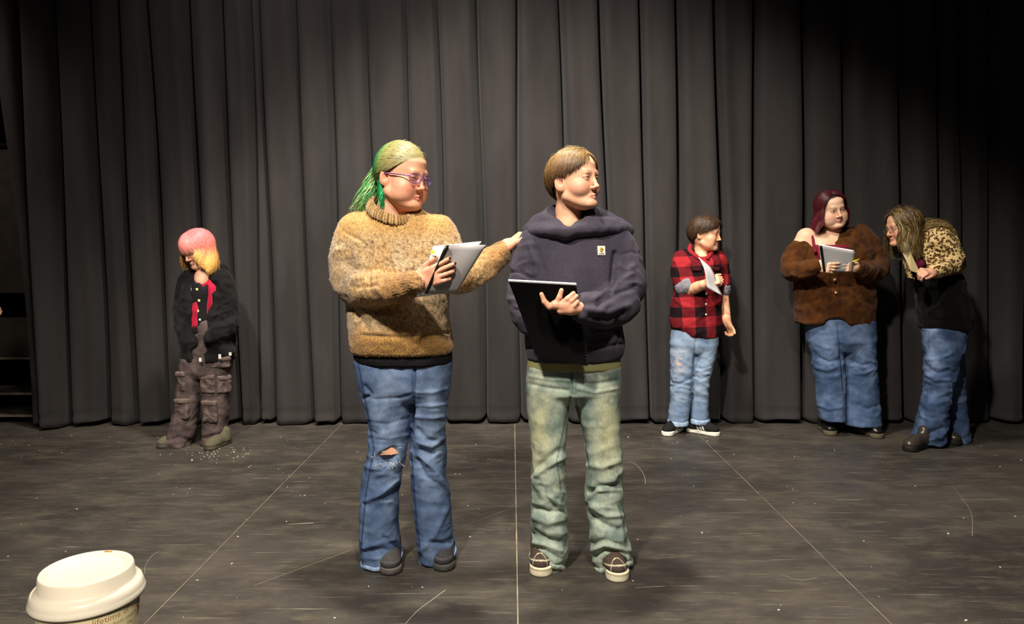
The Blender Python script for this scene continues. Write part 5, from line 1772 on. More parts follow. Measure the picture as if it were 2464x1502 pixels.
    # patch pockets with flaps
    def pocket(x0, x1, y0, y1, dy, yaw):
        c = J((x0 + x1) / 2, (y0 + y1) / 2, dy)
        s_ = 1 / pxm(Y)
        R = rot(yaw)
        hv, hf = garment([(box(c, ((x1 - x0) / 2 * s_, 0.020, (y1 - y0) / 2 * s_), 0.010, R), 0, False)], 0.005)
        hv = wrinkle(hv, hf, 0.007, (14, 14, 14), 4)
        pk = P.add('pocket', hv, hf, 'cotton', mixc(np.tile(C('#5f524e'), (len(hv), 1)), C('#493e3c'), 0.5 + fbm(hv * 25, 2)), parent=tr)
        cf = c + np.array([0, 0, (y1 - y0) / 2 * s_ - 0.012])
        hv, hf = garment([(box(cf, ((x1 - x0) / 2 * s_ + 0.003, 0.025, 0.015), 0.006, R), 0, False)], 0.005)
        P.add('pocket_flap', wrinkle(hv, hf, 0.006, (14, 14, 14), 7), hf, 'cotton', C('#63554f'), parent=tr)
    pocket(484, 519, 902, 945, -0.085, -8)
    pocket(522, 554, 904, 945, -0.055, 38)
    pocket(426, 450, 895, 940, -0.092, -20)
    pocket(422, 456, 960, 1008, -0.100, -14)
    pocket(489, 523, 965, 1016, -0.085, -4)
    pocket(500, 553, 858, 884, -0.085, 8)
    for toe, hdg in (((376, 1079), -46), ((494, 1086), -18)):
        shoe(P.root, P.loc, toe, hdg, '#55513f', '#3f3b31', 0.022, 'suede', 'rubber', 0.93, 0.09)
    rg = np.random.default_rng(41)
    def cols(n, m, tt, rg):
        pink, yel, org = C('#e0787a'), C('#e9b464'), C('#e58f68')
        k = rg.normal(0, 0.16, n)[:, None]
        c = mixc(np.tile(pink, (n, m, 1)), org, np.clip((tt[None] - 0.25) / 0.3 + k, 0, 1))
        return mixc(c, yel, np.clip((tt[None] - 0.45) / 0.3 + k, 0, 1))
    h1 = long_hair(P, hd, rg, 2300, 4, (48, 180), ([48, 70, 100, 180], [2, -10, -20, -28]), ([48, 62, 90, 180], [0.09, 0.13, 0.16, 0.14]), cols, layer=(0.09, 0.09), wave=0.014, out=0.10, freq=0.7, drop=1.2, w=0.0013)
    n = 800
    u0 = uvec(rg.normal(0, 14, n), rg.uniform(55, 85, n))
    u1 = uvec(rg.uniform(-70, 55, n), rg.uniform(-12, 2, n))
    fr = scalp_paths(hd, u0, u1, rg.uniform(0.10, 0.20, n), 10, 0.04)
    fm = strand_mesh(fr, taper(10, 0.0015), mixc(np.tile(C('#d8707a'), (n, 10, 1)), C('#e69a7c'), np.tile(np.linspace(0, 1, 10), (n, 1)) * rg.uniform(0.4, 1, n)[:, None]))
    v, f, c = join_arrays([h1, fm])
    P.add('hair', v, f, 'hair', c)
    return P
cargo = person_cargo()

# ------------------------------------------------------------------ red checked shirt
def check_mat():
    m = mat('red_check_flannel', rough=0.92, spec=0.08, bump=0.2, bscale=500)
    nt = m.node_tree
    b = nt.nodes['Principled BSDF']
    at_ = [q for q in nt.nodes if q.type == 'ATTRIBUTE'][0]
    sp_ = nt.nodes.new('ShaderNodeSeparateColor')
    nt.links.new(at_.outputs['Color'], sp_.inputs[0])
    def band(src):
        md = nt.nodes.new('ShaderNodeMath')
        md.operation = 'FLOORED_MODULO'
        nt.links.new(src, md.inputs[0])
        md.inputs[1].default_value = 2.0
        lt = nt.nodes.new('ShaderNodeMath')
        lt.operation = 'LESS_THAN'
        nt.links.new(md.outputs[0], lt.inputs[0])
        lt.inputs[1].default_value = 1.0
        return lt.outputs[0]
    ad = nt.nodes.new('ShaderNodeMath')
    ad.operation = 'ADD'
    nt.links.new(band(sp_.outputs[0]), ad.inputs[0])
    nt.links.new(band(sp_.outputs[1]), ad.inputs[1])
    dv = nt.nodes.new('ShaderNodeMath')
    dv.operation = 'DIVIDE'
    nt.links.new(ad.outputs[0], dv.inputs[0])
    dv.inputs[1].default_value = 2.0
    rp = nt.nodes.new('ShaderNodeValToRGB')
    rp.color_ramp.interpolation = 'CONSTANT'
    e = rp.color_ramp.elements
    e[0].position, e[0].color = 0.0, (*C('#9c282e'), 1)
    e[1].position, e[1].color = 0.25, (*C('#641a20'), 1)
    x = e.new(0.75)
    x.color = (*C('#1c1315'), 1)
    nt.links.new(dv.outputs[0], rp.inputs[0])
    nt.links.new(rp.outputs[0], b.inputs['Base Color'])
    return m
CHECK = check_mat()

def person_plaid():
    P = Person('person with short dark hair in a red checked shirt and light blue jeans', 1665, 1052, 0.13)
    Y = P.Y
    J = lambda x, y, dy: at(x, y, Y + dy)
    hd = Head(J(1697, 563, -0.02), 55, 4, 3, 0.96, jaw=0.97, full=0.25, skin='#e3ad88', blush='#d78a6e', lips='#b05f55', brow='#2a1d16', browamt=0.85, smile=1.0, eye_open=0.8, iris='#2c2018')
    hairline = lambda ph: np.interp(np.abs(ph), [0, 25, 45, 65, 85, 110, 140, 180], [44, 38, 20, 6, -10, -28, -45, -52])
    la = limb(Y, [(1642, 625, 0.0, 0.045), (1640, 665, -0.02, 0.042), (1653, 697, -0.06, 0.040), (1680, 690, -0.16, 0.034), (1701, 682, -0.22, 0.024)])
    ra = limb(Y, [(1728, 625, 0.02, 0.042), (1738, 670, 0.03, 0.038), (1740, 712, 0.02, 0.036), (1745, 745, -0.02, 0.030), (1750, 776, -0.06, 0.023)])
    neck = [(hd.pt(0, 0.02, -0.05), 0.046), (J(1688, 605, 0.01), 0.048), (J(1686, 640, 0.0), 0.065)]
    spine = [(J(1683, 640, 0.0), 0.085), (J(1676, 720, 0.0), 0.09), (J(1672, 800, 0.0), 0.085)]
    hands = [dict(W=J(1701, 682, -0.22), d=(0.85, -0.35, 0.30), n=(0.2, 0.75, -0.6), thumb=1, curls=(48, 52, 55, 60), spread=3, S=0.9, tout=25, tcurl=(15, 25)),
             dict(W=J(1750, 776, -0.06), d=(0.30, -0.35, -0.85), n=(-0.75, -0.3, -0.3), thumb=-1, curls=(45, 62, 66, 70), spread=2, S=0.92, tout=24, tcurl=(10, 15))]
    P.body(hd, HB, neck, [la, ra, spine], extra=[ell(J(1688, 628, -0.05), (0.05, 0.04, 0.05))], hands=hands, hairline=hairline, scalp=C('#231812'))
    # shirt
    body = loft(rows_px([(600, 1655, 1716, 0.02, 0.06), (612, 1640, 1728, 0.01, 0.085), (630, 1630, 1736, 0, 0.105), (665, 1624, 1738, 0, 0.122), (700, 1622, 1737, 0, 0.125), (740, 1615, 1735, 0, 0.128),
                         (775, 1612, 1735, 0, 0.13), (795, 1618, 1734, 0, 0.128), (808, 1640, 1728, 0, 0.122)], Y), 2.4, 0.008)
    ls = limb(Y, [(1643, 622, 0.0, 0.062), (1638, 655, -0.02, 0.060), (1648, 684, -0.05, 0.058), (1660, 684, -0.085, 0.052)])
    rs = limb(Y, [(1726, 622, 0.01, 0.058), (1736, 660, 0.03, 0.050), (1740, 698, 0.025, 0.046)])
    V, F = garment([(body, 0, False)] + limb_parts(ls, 0.02) + limb_parts(rs, 0.02) + [(ell(J(1688, 604, -0.04), (0.045, 0.06, 0.055)), 0.01, True)], 0.0068)
    V = wrinkle(V, F, 0.007, (8, 8, 10), 33)
    V = creases(V, F, [([(1660, 640), (1655, 680), (1640, 705)], 4, -0.008), ([(1698, 640), (1697, 720), (1695, 805)], 2.5, -0.004), ([(1625, 720), (1640, 735), (1660, 738)], 4, 0.006)])
    # woven check
    s_ = 24 / pxm(Y)
    ux = (V[:, 0] - J(1695, 700, 0)[0]) * 0.92 + 0.35 * (V[:, 1] - Y) + 0.05 * (V[:, 2] - 1.0)
    uz = V[:, 2] - 0.06 * (V[:, 0] - J(1695, 700, 0)[0])
    col = np.stack([ux / s_ + 50.0, uz / s_ + 50.0, 0 * ux], 1)
    shirt = P.add('checked_shirt', V, F, CHECK, col)
    for y in (600, 708, 732, 757):
        v, f = side_button(J(1699 if y > 600 else 1692, y, -0.128), 0.0075, (0.1, -1, 0.1))
        if y > 600:
            P.add('button', v, f, 'gloss', C('#e6dfce'), parent=shirt)
    # collar wings, pocket flaps, rolled cuffs
    for pts in ([(1662, 590, 0.02), (1660, 604, -0.045), (1682, 622, -0.098)], [(1708, 588, 0.02), (1714, 604, -0.04), (1702, 622, -0.095)]):
        hv, hf = garment(limb_parts(limb(Y, [(x, y, d, 0.014) for x, y, d in pts]), 0.008), 0.0045)
        P.add('collar_wing', hv, hf, 'cotton', C('#8f242b'), parent=shirt)
    for x, dx in ((1677, -0.118), (1722, -0.105)):
        hv, hf = garment([(box(J(x, 648, dx), (0.030, 0.008, 0.013), 0.006, rot(-6 if x < 1700 else 22)), 0, False)], 0.004)
        P.add('pocket_flap', wrinkle(hv, hf, 0.003, (20, 20, 20), 3), hf, 'cotton', C('#3a1416'), parent=shirt)
    for a_, b_, r in ((J(1646, 690, -0.06), J(1664, 682, -0.11), 0.063), (J(1739, 692, 0.025), J(1741, 708, 0.02), 0.054)):
        hv, hf = garment([(cap(a_, b_ * 0.4 + a_ * 0.6, r, r - 0.003), 0, False)], 0.0045)
        P.add('rolled_cuff', wrinkle(hv, hf, 0.004, (16, 16, 16), 5), hf, 'cotton', C('#7c7a80'), parent=shirt)
    # light jeans with turn-ups
    hip = loft(rows_px([(775, 1622, 1726, 0, 0.105), (800, 1617, 1728, 0, 0.110), (830, 1613, 1727, 0, 0.112), (850, 1625, 1715, 0, 0.09)], Y), 2.4, 0.02)
    ll = loft(rows_px([(785, 1620, 1678, 0, 0.102), (850, 1613, 1673, 0, 0.102), (900, 1615, 1668, -0.01, 0.09), (930, 1615, 1666, -0.01, 0.085), (960, 1613, 1662, -0.005, 0.082), (1000, 1609, 1656, 0, 0.08), (1018, 1608, 1655, 0, 0.08)], Y), 2.2, 0.006)
    rl = loft(rows_px([(790, 1674, 1726, 0, 0.102), (850, 1670, 1722, 0, 0.102), (900, 1667, 1709, -0.01, 0.088), (930, 1665, 1705, -0.01, 0.082), (960, 1664, 1703, 0, 0.08), (1000, 1662, 1704, 0, 0.08), (1014, 1661, 1705, 0, 0.08)], Y), 2.2, 0.006)
    V, F = garment([(hip, 0, False), (ll, 0.012, False), (rl, 0.010, False)], 0.0068)
    px, py = proj(V)
    V = wrinkle(V, F, 0.008, (8, 8, 15), 35, weight=0.3 + 0.7 * np.exp(-((py - 920) / 50) ** 2))
    V = creases(V, F, [([(1617, 920), (1635, 925), (1662, 912)], 3, -0.006), ([(1668, 905), (1690, 912), (1706, 905)], 3, -0.007), ([(1670, 890), (1690, 893), (1710, 885)], 3, 0.006), ([(1620, 935), (1640, 930), (1660, 935)], 3, 0.005), ([(1676, 800), (1672, 860), (1664, 960)], 3, -0.008)])
    n1 = fbm(V * 16, 3)
    col = mixc(np.tile(C('#8c9db2'), (len(V), 1)), C('#6d83a0'), np.clip(0.35 + 0.7 * n1 + 0.3 * sstep(940, 1000, py), 0, 1))
    col = mixc(col, C('#d8b9a0'), 0.8 * np.clip(np.exp(-((px - 1635) / 9) ** 2 - ((py - 872) / 22) ** 2) * (0.7 + 1.6 * fbm(V * np.array([30, 30, 90]), 2)), 0, 1))
    jean = P.add('jeans', V, F, 'denim', col)
    for x0, x1, y in ((1607, 1656, 1016), (1659, 1707, 1012)):
        c = J((x0 + x1) / 2, y, 0)
        hw = (x1 - x0) / 2 / pxm(Y)
        hv, hf = garment([(loft([(c[2] - 0.018, c[0], c[1], hw, 0.085), (c[2] + 0.018, c[0], c[1], hw, 0.085)], 2.2, 0.008), 0, False)], 0.005)
        P.add('turn_up', wrinkle(hv, hf, 0.004, (14, 14, 14), 6), hf, 'denim', mixc(np.tile(C('#a9bccf'), (len(hv), 1)), C('#8ba3bf'), 0.5 + fbm(hv * 40, 2)), parent=jean)
    # black trainers, white soles and three slanted stripes on each side
    for toe, hdg in (((1597, 1050), -42), ((1731, 1051), 50)):
        def paint(Vu, cu, Vs, cs, sgn=np.sign(hdg)):
            x, y, z = Vu.T
            for k in range(3):
                d = np.abs((y + 0.055 - 0.022 * k) - 0.55 * (z - 0.045))
                cu = mixc(cu, C('#e9e6df'), sstep(0.0060, 0.0045, d) * (z < 0.078) * (z > 0.028) * (np.abs(x) > 0.018))
            return cu, cs
        shoe(P.root, P.loc, toe, hdg, '#1d1c1d', '#e8e3d2', 0.030, 'suede', 'rubber', 0.98, 0.095, 0.85, 0.95, paint=paint)
    # hair
    rg = np.random.default_rng(51)
    n = 2200
    sgn = rg.choice([-1, 1], n)
    ph = rg.uniform(25, 180, n)
    t = np.clip((ph - 25) / 155 + rg.normal(0, 0.12, n), 0, 1)
    u0 = uvec(np.where(t < 0.55, 0, 180) + rg.normal(10, 4, n), np.where(t < 0.55, 50 + t / 0.55 * 40, 90 - (t - 0.55) * 40))
    lam = np.interp(ph, [25, 45, 60, 75, 95, 115, 140, 180], [22, 12, 4, -4, -8, -24, -42, -50])
    u1 = uvec(ph * sgn, lam + rg.normal(0, 5, n))
    S = scalp_paths(hd, u0, u1, 0.10 + 0.12 * rg.random(n), 9, 0.05)
    S = S + rg.normal(0, 0.003, S.shape) * np.linspace(0, 1, 9)[None, :, None]
    c = mixc(np.tile(C('#33241a'), (n, 9, 1)), C('#57402c'), np.clip(rg.normal(0.3, 0.3, n)[:, None] + 0 * S[..., 0], 0, 1))
    v, f, cc = strand_mesh(S, taper(9, 0.0020, 0.3), c)
    P.add('hair', v, f, 'hair', cc)
    return P
plaid = person_plaid()

# ------------------------------------------------------------------ brown cardigan
def person_cardigan():
    P = Person('person with long dark red hair in a brown cardigan slipping off one shoulder', 2045, 1056, 0.13)
    Y = P.Y
    J = lambda x, y, dy: at(x, y, Y + dy)
    hd = Head(J(1999, 504, -0.05), 6, 8, -12, 1.02, jaw=1.2, full=1.1, chin2=0.7, skin='#ecc0a0', blush='#de9880', lips='#b5665c', brow='#3a241c', browamt=0.85, eye_open=0.7, iris='#3a2c22', gaze=(-4, 6))
    hairline = lambda ph: np.interp(np.abs(ph), [0, 30, 60, 90, 130, 180], [40, 34, 16, -6, -40, -50])
    la = limb(Y, [(1940, 572, 0.0, 0.066), (1915, 625, 0.0, 0.055), (1912, 650, -0.06, 0.045), (1945, 645, -0.17, 0.038), (1966, 638, -0.24, 0.026)])
    ra = limb(Y, [(2075, 572, 0.0, 0.060), (2105, 625, 0.0, 0.052), (2108, 650, -0.06, 0.042), (2080, 650, -0.17, 0.036), (2060, 642, -0.24, 0.026)])
    neck = [(hd.pt(0, 0.02, -0.05), 0.056), (J(2003, 558, 0.0), 0.058), (J(2005, 600, -0.02), 0.09)]
    spine = [(J(2005, 600, -0.01), 0.12), (J(2008, 700, 0.0), 0.12)]
    hands = [dict(W=J(1962, 640, -0.25), d=(0.72, -0.42, -0.12), n=(0.4, 0.9, 0.1), thumb=1, curls=(18, 22, 26, 30), spread=5, S=0.95, tout=30, tcurl=(15, 20)),
             dict(W=J(2062, 643, -0.25), d=(-0.80, -0.36, 0.05), n=(-0.4, 0.9, 0.1), thumb=-1, curls=(18, 22, 26, 30), spread=5, S=0.95, tout=30, tcurl=(15, 20))]
    P.body(hd, HB, neck, [la, ra, spine], extra=[ell(J(1990, 588, -0.01), (0.15, 0.10, 0.085)), ell(J(1985, 606, -0.06), (0.075, 0.066, 0.07)), ell(J(2022, 608, -0.05), (0.065, 0.062, 0.065))],
           hands=hands, hairline=hairline, scalp=C('#2d1214'))
    # burgundy camisole
    V, F = garment([(loft(rows_px([(590, 1950, 2050, -0.03, 0.116), (612, 1940, 2060, -0.02, 0.132), (660, 1935, 2075, -0.01, 0.135), (740, 1935, 2080, 0, 0.13)], Y), 2.3, 0.01), 0, False)] +
                   limb_parts(limb(Y, [(1955, 568, -0.080, 0.007), (1957, 585, -0.108, 0.008), (1962, 605, -0.130, 0.010)]), 0.01), 0.005)
    P.add('camisole', wrinkle(V, F, 0.004, (9, 9, 9), 4), F, 'cotton', C('#7d2233'))
    # choker
    th = np.linspace(0, 2 * np.pi, 41)
    cc = J(2001, 547, -0.02)
    tv, tf = tube(np.stack([cc[0] + 0.060 * np.cos(th), cc[1] + 0.060 * np.sin(th), cc[2] + 0.012 * np.sin(th)], 1), 0.0028, 6)
    P.add('choker', tv, tf, 'gloss', C('#2a1c1a'))
    # cardigan: open neck on one side, buttoned at the waist
    bodyc = loft(rows_px([(548, 2034, 2068, 0.02, 0.075), (560, 1990, 2088, 0.02, 0.105), (600, 1930, 2100, 0.0, 0.145), (650, 1918, 2104, 0.0, 0.150), (700, 1914, 2103, 0, 0.158), (745, 1914, 2104, 0, 0.160), (778, 1918, 2100, 0, 0.155)], Y), 2.3, 0.012)
    op = [(cap(J(1972, 545, -0.17), J(1993, 600, -0.17), 0.108, 0.094), 0.010, True), (cap(J(1993, 600, -0.17), J(2004, 655, -0.20), 0.094, 0.055), 0.010, True),
          (ell(J(1962, 556, 0.0), (0.105, 0.16, 0.085)), 0.02, True), (ell(J(2008, 792, -0.12), (0.09, 0.12, 0.075)), 0.02, True), (ell(J(2001, 545, 0.0), (0.072, 0.08, 0.07)), 0.012, True)]
    ls = limb(Y, [(1930, 596, 0.005, 0.072), (1912, 625, 0.0, 0.074), (1908, 650, -0.06, 0.066), (1935, 650, -0.16, 0.056), (1962, 640, -0.24, 0.044)])
    rs = limb(Y, [(2074, 566, 0.01, 0.074), (2100, 612, 0.0, 0.074), (2110, 648, -0.05, 0.068), (2088, 655, -0.15, 0.058), (2066, 645, -0.235, 0.044)])
    V, F = garment([(bodyc, 0, False)] + op + limb_parts(ls, 0.02) + limb_parts(rs, 0.02), HG)
    V = wrinkle(V, F, 0.010, (7, 7, 9), 44)
    V = creases(V, F, [([(1935, 690), (1930, 720), (1945, 735)], 4, 0.008), ([(1935, 728), (1955, 728), (1975, 715)], 4, -0.008), ([(1945, 690), (1965, 700), (1975, 690)], 4, -0.006), ([(2045, 690), (2065, 720), (2100, 735)], 4, -0.008),
                       ([(2050, 705), (2075, 728), (2100, 742)], 4, 0.007), ([(1905, 660), (1925, 668), (1950, 662)], 4, 0.008), ([(2000, 665), (2002, 700), (2002, 755)], 3, -0.006), ([(2022, 665), (2024, 700), (2025, 755)], 3, -0.006)])
    n1 = fbm(V * 20, 3)
    cd = P.add('cardigan', V, F, 'knit', mixc(np.tile(C('#573418'), (len(V), 1)), C('#402412'), np.clip(0.4 + 0.8 * n1, 0, 1)))
    for x, y in ((2009, 674), (2012, 704), (2014, 731)):
        v, f = side_button(J(x, y, -0.158), 0.0115, (0.1, -1, 0.1))
        P.add('button', v, f, 'gloss', C('#b49a70'), parent=cd)
    # jeans
    hip = loft(rows_px([(740, 1935, 2090, 0, 0.13), (780, 1942, 2102, 0, 0.14), (820, 1944, 2103, 0, 0.135), (845, 1960, 2090, 0, 0.10)], Y), 2.4, 0.02)
    ll = loft(rows_px([(770, 1942, 2020, 0, 0.13), (817, 1944, 2020, 0, 0.125), (860, 1955, 2026, 0, 0.115), (922, 1965, 2032, -0.005, 0.10), (964, 1967, 2032, -0.005, 0.098), (1006, 1974, 2031, -0.005, 0.10), (1010, 1975, 2030, -0.005, 0.10)], Y), 2.2, 0.006)
    rl = loft(rows_px([(770, 2014, 2102, 0, 0.13), (817, 2018, 2104, 0, 0.125), (860, 2026, 2104, 0, 0.115), (922, 2032, 2110, -0.005, 0.102), (985, 2032, 2116, -0.01, 0.104), (1022, 2031, 2118, -0.01, 0.108)], Y), 2.2, 0.006)
    V, F = garment([(hip, 0, False), (ll, 0.012, False), (rl, 0.010, False)], HG)
    px, py = proj(V)
    V = wrinkle(V, F, 0.008, (7, 7, 12), 47, weight=0.4 + 0.6 * np.exp(-((py - 880) / 45) ** 2))
    V = creases(V, F, [([(1972, 862), (1995, 872), (2020, 865)], 4, -0.009), ([(1965, 885), (1990, 892), (2015, 882)], 4, 0.007), ([(2045, 868), (2075, 880), (2098, 875)], 4, -0.009), ([(2055, 890), (2080, 898), (2102, 890)], 4, 0.007),
                       ([(2065, 975), (2090, 985), (2112, 975)], 4, -0.006), ([(2017, 780), (2024, 850), (2032, 940)], 3, -0.010), ([(1970, 975), (1995, 985), (2025, 980)], 4, 0.006)])
    px, py = proj(V)
    n1 = fbm(V * 13, 3)
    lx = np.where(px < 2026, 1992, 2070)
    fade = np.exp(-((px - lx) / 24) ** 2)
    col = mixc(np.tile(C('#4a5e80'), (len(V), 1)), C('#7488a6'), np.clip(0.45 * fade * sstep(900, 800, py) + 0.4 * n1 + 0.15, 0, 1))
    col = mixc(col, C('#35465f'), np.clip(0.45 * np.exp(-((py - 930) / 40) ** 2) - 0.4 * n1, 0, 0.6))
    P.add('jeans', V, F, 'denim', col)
    for toe, hdg in (((2000, 1050), -8), ((2118, 1057), 12)):
        shoe(P.root, P.loc, toe, hdg, '#161413', '#5d5442', 0.032, 'leather', 'rubber', 0.96, 0.12, 1.05, 1.04)
    rg = np.random.default_rng(61)
    def cols(n, m, tt, rg):
        return mixc(np.tile(C('#2a1114'), (n, m, 1)), C('#6a1a26'), np.clip(tt[None] * 0.7 + rg.normal(0.1, 0.25, n)[:, None], 0, 1))
    hm = long_hair(P, hd, rg, 2500, -14, (56, 180), ([56, 70, 90, 180], [4, -6, -14, -25]), ([56, 70, 90, 180], [0.11, 0.14, 0.155, 0.15]), cols, layer=(0.09, 0.10), wave=0.013, out=0.22, freq=0.9, drop=1.2, w=0.0014)
    v, f, c = hm
    P.add('hair', v, f, 'hair', c)
    return P
cardigan = person_cardigan()
bound_script('script_booklet', 'pale grey script with black spine held by the person in brown cardigan', cardigan.Y,
             [(1970, 590, -0.315), (2056, 606, -0.30), (2050, 655, -0.275), (1980, 653, -0.285)], [(1971, 588, -0.310), (2057, 603, -0.295), (2049, 653, -0.27), (1980, 651, -0.28)], 0.08, '#a8a6a6', page_th=0.005)
v, f = tube([at(2052, 630, cardigan.Y - 0.31), at(2068, 624, cardigan.Y - 0.30)], 0.005, 8)
o_ = v.mean(0)
hl = empty('highlighter', o_)
tag(hl, 'yellow highlighter pen between the fingers of the cardigan wearer', 'pen')
make_mesh('barrel', v, f, M['gloss'], hl, col=C('#d8cc1f'), origin=o_)

# sheets swung by the person in the checked shirt
def loose_script():
    Y = plaid.Y
    q = [at(x, y, Y + d) for x, y, d in ((1681, 620, -0.30), (1706, 645, -0.26), (1742, 712, -0.25), (1706, 692, -0.30))]
    o = np.mean(q, 0)
    r = tag(empty('loose_script', o), 'limp white script pages gripped by the person in red checked shirt', 'script')
    n = unit(np.cross(q[1] - q[0], q[3] - q[0]))
    if n[1] > 0:
        n = -n
    for k in range(3):
        nu, nv = 6, 14
        u, v = np.meshgrid(np.linspace(0, 1, nu), np.linspace(0, 1, nv), indexing='ij')
        u, v = u.ravel()[:, None], v.ravel()[:, None]
        S = (q[0] * (1 - u) + q[1] * u) * (1 - v) + (q[3] * (1 - u) + q[2] * u) * v
        S = S + n * (0.012 * np.sin(v * np.pi * 1.4 + u) - 0.003 * k) + np.array([0.003 * k, 0, 0.002 * k])
        i, j = np.meshgrid(np.arange(nu - 1), np.arange(nv - 1), indexing='ij')
        i, j = i.ravel(), j.ravel()
        f = np.stack([i * nv + j, i * nv + j + 1, (i + 1) * nv + j + 1, (i + 1) * nv + j], 1)
        m = len(S)
        rim = np.array(list(range(0, nv)) + [a * nv + nv - 1 for a in range(1, nu)] + [(nu - 1) * nv + a for a in range(nv - 2, -1, -1)] + [a * nv for a in range(nu - 2, 0, -1)])
        r2 = np.roll(rim, -1)
        F = np.concatenate([f, f[:, ::-1] + m, np.stack([rim, rim + m, r2 + m, r2], 1)])
        make_mesh('page', np.concatenate([S + n * 0.0008, S - n * 0.0008]), F, M['paper'], r, col=C('#dcd8da'), origin=o)
loose_script()

# ------------------------------------------------------------------ leopard jacket, leaning forward
def leopard_mat():
    m = bpy.data.materials.new('leopard_print_cloth')
    m.use_nodes = True
    nt = m.node_tree
    L = nt.links.new
    b = nt.nodes['Principled BSDF']
    b.inputs['Roughness'].default_value = 0.85
    b.inputs['Specular IOR Level'].default_value = 0.15
    tc = nt.nodes.new('ShaderNodeTexCoord')
    nz = nt.nodes.new('ShaderNodeTexNoise')
    nz.inputs['Scale'].default_value = 60
    L(tc.outputs['Object'], nz.inputs['Vector'])
    ad = nt.nodes.new('ShaderNodeMix')
    ad.data_type = 'VECTOR'
    ad.inputs['Factor'].default_value = 0.012
    L(tc.outputs['Object'], ad.inputs['A'])
    L(nz.outputs['Color'], ad.inputs['B'])
    vo = nt.nodes.new('ShaderNodeTexVoronoi')
    vo.inputs['Scale'].default_value = 56
    L(ad.outputs['Result'], vo.inputs['Vector'])
    rp = nt.nodes.new('ShaderNodeValToRGB')
    e = rp.color_ramp.elements
    e[0].position, e[0].color = 0.0, (*C('#8a6236'), 1)
    e[1].position, e[1].color = 0.26, (*C('#7a5630'), 1)
    for p, c in ((0.30, '#2a1c12'), (0.46, '#33231a'), (0.50, '#c9ab74'), (1.0, '#d6bd8a')):
        x = e.new(p)
        x.color = (*C(c), 1)
    L(vo.outputs['Distance'], rp.inputs['Fac'])
    L(rp.outputs['Color'], b.inputs['Base Color'])
    return m
M['leopard'] = leopard_mat()

